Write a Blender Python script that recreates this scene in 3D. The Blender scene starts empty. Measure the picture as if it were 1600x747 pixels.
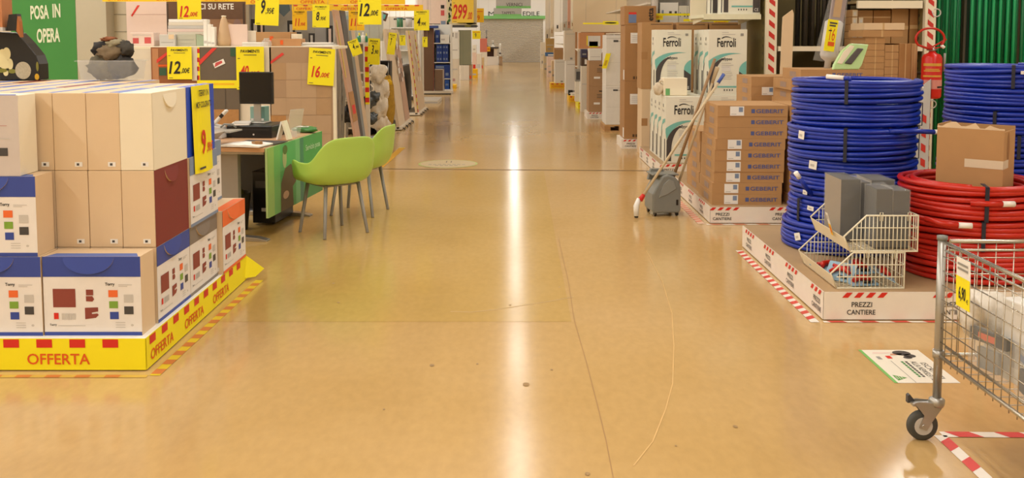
import bpy, math, random
from mathutils import Vector, Matrix
S = bpy.context.scene
COL = S.collection
# ---------------------------------------------------------------- camera, world, lights, exposure
CH, FPX, PX0, PY0 = 1.6, 1450.0, 800.0, 165.0
TH = math.atan((PY0 - 57.0) / FPX)
cam = bpy.data.objects.new('camera', bpy.data.cameras.new('camera')); COL.objects.link(cam)
cam.location = (0, 0, CH); cam.rotation_euler = (math.pi/2 - TH, 0, 0)
cam.data.sensor_width = 36; cam.data.lens = 36*FPX/1600
cam.data.shift_y = (PY0 - 373.5)/1600; cam.data.clip_start = .05; cam.data.clip_end = 300
S.camera = cam
S.view_settings.view_transform = 'Standard'; S.view_settings.look = 'None'
S.view_settings.gamma = 1; S.view_settings.use_curve_mapping = False
S.view_settings.exposure = 0.34
w = bpy.data.worlds.new('world'); S.world = w; w.use_nodes = True
w.node_tree.nodes['Background'].inputs[0].default_value = (1.0, .95, .86, 1)
w.node_tree.nodes['Background'].inputs[1].default_value = .22
ZC = 6.2                                    # ceiling height
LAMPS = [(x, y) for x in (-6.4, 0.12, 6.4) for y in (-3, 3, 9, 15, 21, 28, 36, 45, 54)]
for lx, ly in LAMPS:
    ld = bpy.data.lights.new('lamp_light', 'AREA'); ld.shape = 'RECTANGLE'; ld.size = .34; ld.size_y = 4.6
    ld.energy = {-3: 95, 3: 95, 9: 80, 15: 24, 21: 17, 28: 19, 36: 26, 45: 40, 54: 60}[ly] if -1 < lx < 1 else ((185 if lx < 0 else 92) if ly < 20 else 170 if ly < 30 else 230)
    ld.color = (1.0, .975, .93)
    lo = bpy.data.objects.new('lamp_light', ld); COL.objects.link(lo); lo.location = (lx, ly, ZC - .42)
# ---------------------------------------------------------------- helpers
def _ray(px, py):
    x = (px-PX0)/FPX; y = (PY0-py)/FPX
    return Vector((x, math.cos(TH) + y*math.sin(TH), -math.sin(TH) + y*math.cos(TH)))
def A(px, py, Y):
    d = _ray(px, py); t = Y/d.y
    return Vector((d.x*t, Y, CH + d.z*t))
def G(px, py, z=0.0):
    d = _ray(px, py); t = (z-CH)/d.z
    return Vector((d.x*t, d.y*t, z))
def RC(px0, py0, px1, py1, Y):              # a place at distance Y: x0, x1, z0, z1
    a = A(px0, py1, Y); b = A(px1, py0, Y)
    return a.x, b.x, a.z, b.z
rnd = random.Random(5)
def lin(c):
    c = c/255.0
    return c/12.92 if c <= .04045 else ((c+.055)/1.055)**2.4
MATS = {}
def M(name, rgb, rough=.55, metal=0.0, var=.06, scale=14.0, bump=0.0, spec=.5, alpha=1.0, emit=0.0, stretch=None):
    if name in MATS: return MATS[name]
    m = bpy.data.materials.new(name); m.use_nodes = True; nt = m.node_tree; N = nt.nodes; L = nt.links
    b = N['Principled BSDF']; c = [lin(v) for v in rgb]
    b.inputs['Roughness'].default_value = rough; b.inputs['Metallic'].default_value = metal
    b.inputs['Specular IOR Level'].default_value = spec; b.inputs['Alpha'].default_value = alpha
    tc = N.new('ShaderNodeTexCoord'); no = N.new('ShaderNodeTexNoise'); no.inputs['Scale'].default_value = scale
    no.inputs['Detail'].default_value = 4
    if stretch:
        mp = N.new('ShaderNodeMapping'); mp.inputs['Scale'].default_value = stretch
        L.new(tc.outputs['Object'], mp.inputs[0]); L.new(mp.outputs[0], no.inputs['Vector'])
    else: L.new(tc.outputs['Object'], no.inputs['Vector'])
    mx = N.new('ShaderNodeMix'); mx.data_type = 'RGBA'
    mx.inputs[6].default_value = (*[v*(1-var) for v in c], 1); mx.inputs[7].default_value = (*[min(1, v*(1+var)) for v in c], 1)
    L.new(no.outputs[0], mx.inputs[0]); L.new(mx.outputs[2], b.inputs['Base Color'])
    if bump:
        bp = N.new('ShaderNodeBump'); bp.inputs['Strength'].default_value = bump; bp.inputs['Distance'].default_value = .01
        L.new(no.outputs[0], bp.inputs['Height']); L.new(bp.outputs[0], b.inputs['Normal'])
    if emit:
        b.inputs['Emission Color'].default_value = (*c, 1); b.inputs['Emission Strength'].default_value = emit
    MATS[name] = m
    return m
class Fr:                                   # a face: origin, right, up
    def __init__(s, o, u, v): s.o = Vector(o); s.u = Vector(u).normalized(); s.v = Vector(v).normalized(); s.n = s.u.cross(s.v)
    def p(s, a, b, e=0.0): return s.o + s.u*a + s.v*b + s.n*e
_tc = {}
def _text(t, shear, bold):
    k = (t, shear, bold)
    if k in _tc: return _tc[k]
    cu = bpy.data.curves.new('t', 'FONT'); cu.body = t; cu.shear = shear; cu.offset = bold; cu.resolution_u = 3; cu.fill_mode = 'FRONT'
    ob = bpy.data.objects.new('t', cu); COL.objects.link(ob)
    dg = bpy.context.evaluated_depsgraph_get(); me = ob.evaluated_get(dg).to_mesh()
    vs = [v.co.copy() for v in me.vertices]; fs = [list(p.vertices) for p in me.polygons]
    ob.evaluated_get(dg).to_mesh_clear(); bpy.data.objects.remove(ob); bpy.data.curves.remove(cu)
    x0 = min(v.x for v in vs); x1 = max(v.x for v in vs); y0 = min(v.y for v in vs); y1 = max(v.y for v in vs)
    _tc[k] = ([((v.x-x0)/max(1e-6, x1-x0), (v.y-y0)/max(1e-6, y1-y0)) for v in vs], fs)
    return _tc[k]
class MB:
    def __init__(s): s.v = []; s.f = []; s.mi = []; s.sm = []; s.mats = []
    def mat(s, m):
        if m not in s.mats: s.mats.append(m)
        return s.mats.index(m)
    def face(s, idx, m, sm=False): s.f.append(idx); s.mi.append(s.mat(m)); s.sm.append(sm)
    def add(s, pts): n = len(s.v); s.v.extend(Vector(p) for p in pts); return n
    def poly(s, pts, m): n = s.add(pts); s.face(list(range(n, n+len(pts))), m); return s
    def box(s, x0, x1, y0, y1, z0, z1, m, mats={}):
        n = s.add([(x0,y0,z0),(x1,y0,z0),(x1,y1,z0),(x0,y1,z0),(x0,y0,z1),(x1,y0,z1),(x1,y1,z1),(x0,y1,z1)])
        for k, q in (('-z',(0,3,2,1)),('+z',(4,5,6,7)),('-y',(0,1,5,4)),('+x',(1,2,6,5)),('+y',(2,3,7,6)),('-x',(3,0,4,7))):
            s.face([n+i for i in q], mats.get(k, m))
        return s
    def bar(s, p0, p1, w, d, m, up=(0,0,1)):    # a rectangular bar from p0 to p1
        p0 = Vector(p0); p1 = Vector(p1); t = (p1-p0).normalized(); u = Vector(up)
        if abs(t.dot(u)) > .95: u = Vector((0,1,0))
        a = t.cross(u).normalized()*w/2; b = t.cross(a).normalized()*d/2
        n = s.add([p0-a-b, p0+a-b, p0+a+b, p0-a+b, p1-a-b, p1+a-b, p1+a+b, p1-a+b])
        for q in ((0,3,2,1),(4,5,6,7),(0,1,5,4),(1,2,6,5),(2,3,7,6),(3,0,4,7)): s.face([n+i for i in q], m)
        return s
    def prism(s, fr, pts, th, m, side=None):    # outline in a face, pushed back by th
        k = len(pts); n = s.add([fr.p(a, b) for a, b in pts] + [fr.p(a, b, -th) for a, b in pts])
        s.face([n+i for i in range(k)], m); s.face([n+k+i for i in reversed(range(k))], side or m)
        for i in range(k): j = (i+1) % k; s.face([n+j, n+i, n+k+i, n+k+j], side or m)
        return s
    def tube(s, pts, r, m, n=8, closed=False):
        P = [Vector(p) for p in pts]; k = len(P); rr = r if isinstance(r, (list, tuple)) else [r]*k
        if k < 2: return s
        def tan(i):
            if closed: return (P[(i+1) % k]-P[i-1]).normalized()
            return (P[min(i+1,k-1)]-P[max(i-1,0)]).normalized()
        t = tan(0); u = t.orthogonal().normalized(); base = len(s.v)
        for i in range(k):
            t2 = tan(i); u = (u - t2*u.dot(t2)); u = u.normalized() if u.length > 1e-6 else t2.orthogonal().normalized()
            w_ = t2.cross(u)
            for j in range(n):
                a = 2*math.pi*j/n; s.v.append(P[i] + (u*math.cos(a)+w_*math.sin(a))*rr[i])
        for i in range(k if closed else k-1):
            i2 = (i+1) % k
            for j in range(n):
                j2 = (j+1) % n; s.face([base+i*n+j, base+i*n+j2, base+i2*n+j2, base+i2*n+j], m, True)
        if not closed:
            s.face([base+j for j in reversed(range(n))], m); s.face([base+(k-1)*n+j for j in range(n)], m)
        return s
    def lathe(s, prof, c, m, n=24, axis='z'):
        base = len(s.v); c = Vector(c)
        for r, h in prof:
            for j in range(n):
                a = 2*math.pi*j/n; x, y = r*math.cos(a), r*math.sin(a)
                s.v.append(c + (Vector((x,y,h)) if axis == 'z' else Vector((h,x,y)) if axis == 'x' else Vector((y,h,x))))
        for i in range(len(prof)-1):
            for j in range(n):
                j2 = (j+1) % n; s.face([base+i*n+j, base+i*n+j2, base+(i+1)*n+j2, base+(i+1)*n+j], m, True)
        s.face([base+j for j in reversed(range(n))], m); s.face([base+(len(prof)-1)*n+j for j in range(n)], m)
        return s
    def blob(s, c, rx, ry, rz, m, seed=0, amp=.12, nu=22, nv=13, rough=0.0):
        q = random.Random(seed); ph = [q.uniform(0, 6.28) for _ in range(6)]; c = Vector(c); base = len(s.v)
        for i in range(nv+1):
            b = math.pi*i/nv
            for j in range(nu):
                a = 2*math.pi*j/nu
                k = 1 + amp*(math.sin(3*a+ph[0])*math.sin(2*b+ph[1]) + .7*math.sin(5*a+ph[2])*math.sin(4*b+ph[3]))*math.sin(b)
                if rough and 0 < i < nv: k *= 1 + q.uniform(-rough, rough)
                s.v.append(c + Vector((rx*k*math.sin(b)*math.cos(a), ry*k*math.sin(b)*math.sin(a), rz*k*-math.cos(b))))
        for i in range(nv):
            for j in range(nu):
                j2 = (j+1) % nu; s.face([base+i*nu+j, base+i*nu+j2, base+(i+1)*nu+j2, base+(i+1)*nu+j], m, True)
        return s
    def rect(s, fr, u0, v0, u1, v1, m, e=.0016): return s.poly([fr.p(u0,v0,e), fr.p(u1,v0,e), fr.p(u1,v1,e), fr.p(u0,v1,e)], m)
    def shape(s, fr, pts, m, e=.0016): return s.poly([fr.p(a,b,e) for a, b in pts], m)
    def disc(s, fr, cu, cv, ru, rv, m, a0=0, a1=360, e=.0018, n=22):
        k = [math.radians(a0+(a1-a0)*i/n) for i in range(n if a1-a0 >= 360 else n+1)]
        return s.poly([fr.p(cu+ru*math.cos(a), cv+rv*math.sin(a), e) for a in k], m)
    def txt(s, fr, t, u0, v0, u1, v1, m, e=.003, shear=0, bold=0.0):
        if not t.strip(): return s
        vs, fs = _text(t, shear, bold); n = s.add([fr.p(u0+(u1-u0)*a, v0+(v1-v0)*b, e) for a, b in vs])
        for f in fs: s.face([n+i for i in f], m)
        return s
    def xf(s, mt): s.v = [mt @ v for v in s.v]; return s
    def build(s, name, parent=None, loc=(0,0,0), rz=0.0, bevel=0.0, sub=0, rot=None):
        me = bpy.data.meshes.new(name); me.from_pydata([tuple(v) for v in s.v], [], s.f)
        for m in s.mats: me.materials.append(m)
        me.polygons.foreach_set('material_index', s.mi); me.polygons.foreach_set('use_smooth', s.sm); me.update()
        o = bpy.data.objects.new(name, me); COL.objects.link(o); o.location = loc
        o.rotation_euler = rot if rot else (0, 0, rz)
        if parent: o.parent = parent
        if bevel:
            b = o.modifiers.new('bevel', 'BEVEL'); b.width = bevel; b.segments = 2; b.limit_method = 'ANGLE'; b.angle_limit = .7
        return o
def tag(o, label, cat, group=None):
    o['label'] = label; o['category'] = cat
    if group: o['group'] = group
    return o
def thing(name, label, cat, loc=(0,0,0), rz=0.0, group=None, rot=None):
    o = bpy.data.objects.new(name, None); COL.objects.link(o); o.location = loc
    o.rotation_euler = rot if rot else (0,0,rz); o.empty_display_size = .1
    return tag(o, label, cat, group)
def struct(o): o['kind'] = 'structure'; return o
def dup(root, loc, rz=None, label=None, group=None):
    r = root.copy(); COL.objects.link(r); r.location = loc
    if rz is not None: r.rotation_euler = (r.rotation_euler[0], r.rotation_euler[1], rz)
    if label: r['label'] = label
    if group: r['group'] = group
    for ch in list(root.children):
        c = ch.copy(); COL.objects.link(c); c.parent = r
        for g in list(ch.children):
            d = g.copy(); COL.objects.link(d); d.parent = c
    return r
# ---------------------------------------------------------------- materials
kraft = M('kraft_cardboard', (184,142,94), .75, var=.07, scale=9, bump=.05)
kraft2 = M('dark_kraft_cardboard', (174,130,82), .75, var=.07, scale=9, bump=.05)
kraftp = M('pale_kraft_cardboard', (224,198,162), .7, var=.04, scale=7)
cream = M('cream_card', (240,230,205), .6, var=.02)
white = M('white_paint', (238,236,228), .5, var=.015)
paper = M('white_paper', (243,240,234), .6, var=.01)
offw = M('off_white_laminate', (226,216,198), .5, var=.03)
pinkw = M('pinkish_white_laminate', (232,208,196), .5, var=.03)
yel = M('yellow_card', (250,236,20), .5, var=.02)
yelo = M('orange_yellow_card', (247,196,20), .5, var=.02)
red = M('red_print', (216,42,28), .5, var=.03)
orr = M('orange_red_print', (226,92,20), .5, var=.03)
blk = M('black_print', (28,26,26), .5, var=.05)
dgrey = M('dark_grey_print', (70,68,68), .5, var=.05)
grey = M('grey_paint', (150,148,142), .5, var=.03)
lgrey = M('light_grey_print', (200,196,190), .6, var=.03)
tblue = M('torry_blue_print', (52,74,160), .5, var=.04)
dblue = M('blue_carton_print', (30,62,140), .5, var=.05)
steelb = M('grey_blue_print', (128,146,176), .5, var=.04)
burg = M('burgundy_print', (128,44,42), .55, var=.06)
brown = M('red_brown_print', (142,66,54), .6, var=.05)
orange = M('orange_print', (238,112,52), .55, var=.04)
lime = M('lime_print', (126,168,60), .55, var=.04)
teal = M('teal_print', (108,190,184), .5, var=.03)
gprint = M('green_print', (52,136,66), .5, var=.04)
gban = M('banner_green', (62,140,66), .5, var=.05, scale=3)
wood = M('beech_laminate', (206,162,122), .4, var=.05, scale=3, stretch=(1,12,1))
chrome = M('chrome_wire', (196,190,178), .25, .9, var=.05)
alu = M('aluminium', (176,174,168), .35, .8, var=.04)
wire = M('cream_coated_wire', (236,230,206), .4, var=.02)
rubber = M('grey_rubber', (74,74,70), .7, var=.08)
blackp = M('black_plastic', (22,22,22), .35, var=.1)
greyp = M('grey_plastic', (128,130,124), .4, var=.05)
clear = M('clear_plastic', (236,238,236), .12, alpha=.24, var=.01)
film = M('clear_film', (245,246,244), .12, alpha=.13, var=.01, bump=.6, scale=26)
bluep = M('blue_pipe', (25,52,168), .3, var=.08)
redp = M('red_pipe', (196,38,22), .32, var=.06)
chairg = M('lime_green_plastic', (178,214,96), .35, var=.02)
# ---------------------------------------------------------------- the room
def floor_material():
    m = bpy.data.materials.new('epoxy_floor'); m.use_nodes = True; nt = m.node_tree; N = nt.nodes; L = nt.links
    b = N['Principled BSDF']; tc = N.new('ShaderNodeTexCoord')
    def noise(scale, detail=4, st=None):
        n = N.new('ShaderNodeTexNoise'); n.inputs['Scale'].default_value = scale; n.inputs['Detail'].default_value = detail
        mp = N.new('ShaderNodeMapping'); mp.inputs['Scale'].default_value = st or (1,1,1)
        L.new(tc.outputs['Object'], mp.inputs[0]); L.new(mp.outputs[0], n.inputs['Vector']); return n
    def ramp(src, pts):
        r = N.new('ShaderNodeValToRGB'); L.new(src, r.inputs[0])
        while len(r.color_ramp.elements) < len(pts): r.color_ramp.elements.new(.5)
        for e, (p, c) in zip(r.color_ramp.elements, pts): e.position = p; e.color = (*[lin(v) for v in c], 1)
        return r
    big = noise(.55, 5); c1 = ramp(big.outputs[0], [(.3,(196,160,100)), (.5,(203,168,111)), (.7,(208,174,122))])
    fine = noise(26, 6, (1,.5,1)); c2 = ramp(fine.outputs[0], [(.3,(242,242,240)), (.7,(255,255,255))])
    mx = N.new('ShaderNodeMix'); mx.data_type = 'RGBA'; mx.blend_type = 'MULTIPLY'; mx.inputs[0].default_value = .8
    L.new(c1.outputs[0], mx.inputs[6]); L.new(c2.outputs[0], mx.inputs[7])
    sp = noise(9, 2); c3 = ramp(sp.outputs[0], [(.1,(170,150,120)), (.13,(255,255,255))])
    m2 = N.new('ShaderNodeMix'); m2.data_type = 'RGBA'; m2.blend_type = 'MULTIPLY'; m2.inputs[0].default_value = .7
    L.new(mx.outputs[2], m2.inputs[6]); L.new(c3.outputs[0], m2.inputs[7]); L.new(m2.outputs[2], b.inputs['Base Color'])
    rr = noise(1.3, 6, (1,.35,1)); mr = N.new('ShaderNodeMapRange'); mr.inputs[1].default_value = .3; mr.inputs[2].default_value = .7
    mr.inputs[3].default_value = .13; mr.inputs[4].default_value = .17
    L.new(rr.outputs[0], mr.inputs[0]); L.new(mr.outputs[0], b.inputs['Roughness'])
    b.inputs['Specular IOR Level'].default_value = .6
    bn = noise(1.1, 3, (1,.5,1)); bp = N.new('ShaderNodeBump'); bp.inputs['Strength'].default_value = .03; bp.inputs['Distance'].default_value = .02
    L.new(bn.outputs[0], bp.inputs['Height']); return m
XW, YB, YF = 9.5, -6.0, 58.0
wallm = M('warm_white_wall', (228,216,194), .7, var=.03, scale=2)
farw = M('far_white_wall', (232,230,226), .6, var=.02, scale=2)
ceilm = M('ceiling_sheet', (214,208,196), .8, var=.03, scale=2)
struct(MB().box(-XW, XW, YB, YF, -.1, 0, floor_material()).build('floor'))
struct(MB().box(-XW, XW, YB, YF, ZC, ZC+.1, ceilm).build('ceiling'))
struct(MB().box(-XW-.1, -XW, YB, YF, 0, ZC, wallm).build('wall_left'))
struct(MB().box(XW, XW+.1, YB, YF, 0, ZC, wallm).build('wall_right'))
struct(MB().box(-XW, XW, YB-.1, YB, 0, ZC, wallm).build('wall_back'))
# far wall with the roller shutter opening
sx0, sx1, _, sz = RC(750, 29, 848.5, 97, YF)
f = MB(); f.box(-XW, sx0, YF, YF+.2, 0, ZC, farw); f.box(sx1, XW, YF, YF+.2, 0, ZC, farw); f.box(sx0, sx1, YF, YF+.2, sz, ZC, farw)
frw = Fr((0, YF, 0), (1,0,0), (0,0,1))
a = A(763, 25, YF); b = A(772.5, 18, YF); f.txt(frw, 'M', a.x, a.z, b.x, b.z, blk, e=.02)
a = A(817, 25, YF); b = A(843, 18, YF); f.txt(frw, 'EDILE', a.x, a.z, b.x, b.z, blk, e=.02)
struct(f.build('wall_front'))
shut = M('grey_shutter_metal', (206,198,184), .4, .2, var=.05)
d = MB(); n = 34; z0 = 0
for i in range(n):
    za = sz*i/n; zb = sz*(i+1)/n; zm = (za+zb)/2
    d.poly([(sx0,YF+.06,za),(sx1,YF+.06,za),(sx1,YF+.015,zm),(sx0,YF+.015,zm)], shut)
    d.poly([(sx0,YF+.015,zm),(sx1,YF+.015,zm),(sx1,YF+.06,zb),(sx0,YF+.06,zb)], shut)
d.box(sx0, sx1, YF+.06, YF+.12, 0, sz, shut)
struct(d.build('door_1'))
t = MB().box(sx0-.25, sx1+.25, YF-.14, YF-.002, sz-.02, sz+.17, M('green_beam_paint', (122,190,112), .5)); struct(t.build('trim_1'))
# floor joints
dark = M('dark_joint', (98,76,46), .6)
g = G(590, 264); h = G(1010, 267); p = Vector((0, h.y-g.y, 0))/(h.x-g.x)
def strip(name, p0, p1, wd, m):
    p0 = Vector(p0); p1 = Vector(p1); n_ = (p1-p0).cross(Vector((0,0,1))).normalized()*wd/2; e = Vector((0,0,.0015))
    b_ = MB(); b_.poly([p0-n_+e, p0+n_+e, p1+n_+e, p1-n_+e], m); return struct(b_.build(name))
strip('trim_2', (g.x-6, g.y-p.y*6, 0), (h.x+1.2, h.y+p.y*1.2, 0), .035, dark)
crack = MB(); pts = [G(872,372), G(888,440), G(897,500), G(917,570), G(935,640), G(947,690), G(958,747), G(975,830)]
for a, b in zip(pts, pts[1:]):
    s_ = Vector((.0022,0,.0015)); s2 = Vector((-.001,0,.0015)); crack.poly([a+s2, a+s_, b+s_, b+s2], M('hairline_crack', (168,130,84), .6))
struct(crack.build('trim_3'))
scr = MB(); pts = [G(1010,392), G(1035,440), G(1050,490), G(1053,540), G(1051,600), G(1040,640), G(1020,690), G(990,728)]
for a, b in zip(pts, pts[1:]):
    s_ = Vector((.003,0,.0013)); s2 = Vector((-.003,0,.0013)); scr.poly([a+s2, a+s_, b+s_, b+s2], M('pale_scratch', (222,184,122), .3))
struct(scr.build('trim_4'))
scr = MB(); pts = [G(704,487), G(735,488), G(775,484), G(815,478), G(860,471), G(896,464)]
for a, b in zip(pts, pts[1:]):
    s_ = Vector((0,.006,.0013)); s2 = Vector((0,-.005,.0013)); scr.poly([a+s2, b+s2, b+s_, a+s_], M('grey_scuff', (190,160,108), .4))
struct(scr.build('trim_5'))
zone = floor_material(); zone.name = 'epoxy_floor_yellowed'
for n_ in zone.node_tree.nodes:
    if n_.type == 'VALTORGB' and len(n_.color_ramp.elements) == 3:
        for e_, c_ in zip(n_.color_ramp.elements, ((192,158,88), (199,165,98), (204,171,108))): e_.color = (*[lin(v) for v in c_], 1)
a_, b_, c_ = G(893,503), G(868,372), G(850,268); k = MB(); k.poly([(-3.3,a_.y,.0008),(a_.x,a_.y,.0008),(b_.x,b_.y,.0008),(c_.x,c_.y,.0008),(-3.3,c_.y,.0008)], zone); struct(k.build('trim_8'))
k = MB(); sm = M('floor_stain', (158,128,84), .6)
for px, py, w_ in ((521,443,.018),(529,473,.016),(675,571,.022),(822,601,.03),(797,477,.014),(874,449,.012),(1149,667,.018),(918,741,.018),(1056,697,.008),(746,569,.012),(600,640,.01),(862,578,.012)):
    c = G(px, py); k.disc(Fr((c.x,c.y,.0019),(1,0,0),(0,1,0)), 0, 0, w_*.55, w_*.8, sm, e=0, n=7)
struct(k.build('trim_9'))
# ceiling lamps
lamp0 = None
tubem = M('lamp_tube_glow', (255,240,214), .4, emit=1.5)
for i, (lx, ly) in enumerate(LAMPS):
    if lamp0 is None:
        lamp0 = thing('ceiling_lamp', 'long fluorescent batten lamp hanging under the ceiling', 'lamp', (lx, ly, ZC), group='ceiling lamps')
        MB().box(-.13,.13,-2.3,2.3,-.36,-.26, white).build('housing', lamp0, bevel=.01)
        MB().tube([(0,-2.25,-.385),(0,2.25,-.385)], .02, tubem).build('tube', lamp0)
        for yy in (-1.5, 1.5): MB().tube([(0,yy,-.26),(0,yy,0)], .006, alu, n=5).build('hanger', lamp0)
    else: dup(lamp0, (lx, ly, ZC))
# ---------------------------------------------------------------- floor stickers and tapes
k = MB(); stw = M('floor_sticker_print', (236,230,214), .35, var=.02)
fr = Fr((1.77, 4.64, .0015), (0,-1,0), (1,0,0))                    # read from the aisle
Lw, Lh = .455, .305
k.rect(fr, 0, 0, Lw, Lh, stw, 0); k.rect(fr, 0, 0, Lw, .016, M('sticker_green', (120,186,96), .4), .0006)
k.txt(fr, 'ISCRIVITI', .19, .232, .40, .262, dgrey, .0008); k.txt(fr, 'ALLA NEWSLETTER', .17, .19, .44, .22, dgrey, .0008)
for v, m in ((.165, dgrey), (.145, gprint)):
    for j in range(9): k.rect(fr, .17+j*.024, v, .188+j*.024, v+.012, m, .0008)
k.rect(fr, .16, .10, .45, .103, grey, .0008)
k.disc(fr, .05, .20, .036, .045, dgrey, e=.0008); k.disc(fr, .09, .225, .025, .03, dgrey, e=.0008); k.disc(fr, .115, .205, .018, .022, dgrey, e=.0008)
k.shape(fr, [(.035,.06),(.06,.05),(.055,.13),(.04,.16)], pinkw, .0008); k.shape(fr, [(.06,.14),(.085,.13),(.075,.19),(.055,.2)], M('skin_print', (206,150,120), .5), .0008)
k.rect(fr, .09, .10, .13, .125, red, .0008); k.rect(fr, .10, .05, .14, .07, grey, .0008)
k.shape(fr, [(.355,.03),(.425,.03),(.39,.085)], M('sticker_green2', (84,150,64), .4), .0009)
for j in range(3): k.rect(fr, .372, .036+j*.012, .408, .039+j*.012, stw, .0011)
tag(k.build('floor_sticker'), 'white rectangular newsletter sticker with a green edge on the floor by the cart', 'sticker')
k = MB(); c = G(700, 256); fr = Fr((c.x, c.y, .0015), (1,0,0), (0,1,0))
k.disc(fr, 0, 0, .375, .375, M('sticker_green3', (188,204,120), .35), e=0, n=40); k.disc(fr, 0, 0, .35, .35, M('worn_sticker', (216,198,160), .3), e=.0006, n=40)
for sx in (-.03, .03): k.rect(fr, sx-.006, .1, sx+.006, .24, dgrey, .001)
for j in range(8): k.rect(fr, -.24+j*.06, -.10, -.20+j*.06, -.06, grey, .001)
for j in range(5): k.rect(fr, -.15+j*.06, -.19, -.11+j*.06, -.15, grey, .001)
tag(k.build('floor_sticker'), 'worn round sticker with a pale green rim on the floor before the dark joint', 'sticker')
def tape(label, p0, p1, wd, m1, m2, step, slant=0.0):
    p0 = Vector((p0[0],p0[1],.0018)); p1 = Vector((p1[0],p1[1],.0018)); L_ = (p1-p0).length; u = (p1-p0).normalized(); n_ = u.cross(Vector((0,0,1)))
    b_ = MB(); b_.poly([p0-n_*wd/2, p0+n_*wd/2, p1+n_*wd/2, p1-n_*wd/2], m2); e = Vector((0,0,.0006)); x = 0.02
    while x + step + abs(slant) < L_:
        q = [p0+u*x-n_*wd/2, p0+u*(x+slant)+n_*wd/2, p0+u*(x+slant+step)+n_*wd/2, p0+u*(x+step)-n_*wd/2]
        if slant < 0: q = [v - u*slant for v in q]
        b_.poly([v+e for v in q], m1); x += step*2
    return tag(b_.build('floor_tape'), label, 'tape')
ty = M('floor_tape_yellow', (222,196,44), .45, var=.08); tr = M('floor_tape_worn_red', (202,118,62), .45, var=.1)
twr = M('floor_tape_red', (214,50,36), .4, var=.06); tww = M('floor_tape_white', (240,232,220), .4, var=.04); twf = M('floor_tape_faded', (232,196,170), .45, var=.06)
tape('worn yellow and red floor tape along the aisle side of the Torry pallet', (-1.69,4.28), (-1.66,6.0), .05, tr, ty, .065)
tape('worn yellow and red floor tape along the front of the Torry pallet', (-3.2,4.27), (-1.72,4.27), .035, tr, M('floor_tape_dull', (210,172,80), .45), .07)
tape('worn orange and yellow floor tape beside the slanted tile display', (-1.62,11.3), (-1.58,13.3), .09, M('tape_orange', (226,140,50), .5), ty, .06, .03)
tape('red and white floor tape running under the wire cart across the aisle end', (1.73,3.63), (3.2,3.6), .05, twr, tww, .1, .04)
tape('red and white floor tape running from the cart caster towards the viewer', (1.72,3.62), (1.72,2.3), .05, twr, tww, .085, .04)
tape('red and white floor tape along the aisle side of the pipe coil pallet', (1.70,6.85), (1.70,5.1), .05, twr, tww, .05, .035)
tape('faded red and white floor tape before the front of the pipe coil pallet', (1.75,5.11), (4.1,5.11), .028, twr, tww, .09, .02)
tape('faded red and white floor tape along the aisle side of the drain box pallet', (1.62,9.9), (1.62,7.84), .06, M('tape_faded_red', (222,130,100), .5), twf, .045, .03)
tape('faded red and white floor tape before the front of the drain box pallet', (1.66,7.82), (3.3,7.82), .035, M('tape_faded_red', (222,130,100), .5), tww, .1, .03)
# ---------------------------------------------------------------- printed pallet skirts
def offerta_skirt(mb, fr, L_, H_, first=.1):
    mb.rect(fr, 0, 0, L_, H_, yel, .002); x = .04
    while x + .075 < L_: mb.rect(fr, x, H_*.72, x+.075, H_-.002, red, .0036); x += .158
    x = first
    while x + .3 < L_: mb.txt(fr, 'OFFERTA', x, H_*.18, x+.3, H_*.53, orr, .0045, bold=.012); x += .47
def prezzi_skirt(mb, fr, L_, H_, first=.08, step=.51, w_=.16):
    mb.rect(fr, 0, 0, L_, H_, tww, .002); x = first
    while x + w_ < L_ + .02:
        for j in range(4):
            q = x - .03 + j*.066
            if q + .06 < L_: mb.shape(fr, [(q, H_*.8), (q+.034, H_*.8), (q+.06, H_-.002), (q+.026, H_-.002)], red, .004)
        x1 = min(x + w_, L_-.002)
        mb.txt(fr, 'PREZZI', x+.025, H_*.46, x1-.02, H_*.64, blk, .0045, bold=.01); mb.txt(fr, 'CANTIERE', x, H_*.18, x1, H_*.36, blk, .0045, bold=.01)
        x += step
deckm = M('worn_chipboard_deck', (176,146,108), .7, var=.08, scale=6)
def pallet(label, x0, x1, y0, y1, H_, side, kind, first=.08, top=deckm, name='pallet_stand'):
    o = thing(name, label, 'pallet', ((x0+x1)/2, (y0+y1)/2, 0)); w_ = (x1-x0)/2; d_ = (y1-y0)/2
    MB().box(-w_+.01, w_-.01, -d_+.01, d_-.01, 0, H_-.012, kraft2).build('base', o)
    MB().box(-w_, w_, -d_, d_, H_-.012, H_, top).build('deck', o, bevel=.002)
    k_ = MB(); fn = offerta_skirt if kind == 'o' else prezzi_skirt
    k_.box(-w_-.002, w_+.002, -d_-.002, -d_+.002, .006, H_-.001, tww if kind != 'o' else yel)
    fn(k_, Fr((-w_, -d_-.002, .006), (1,0,0), (0,0,1)), 2*w_, H_-.008, first)
    if side == '+x':
        k_.box(w_-.002, w_+.002, -d_, d_, .006, H_-.001, yel if kind == 'o' else tww); fn(k_, Fr((w_+.002, -d_, .006), (0,1,0), (0,0,1)), 2*d_, H_-.008, .05)
    else:
        k_.box(-w_-.002, -w_+.002, -d_, d_, .006, H_-.001, tww); fn(k_, Fr((-w_-.002, d_, .006), (0,-1,0), (0,0,1)), 2*d_, H_-.008, .12)
    k_.build('printed_skirt', o)
    return o
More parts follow.
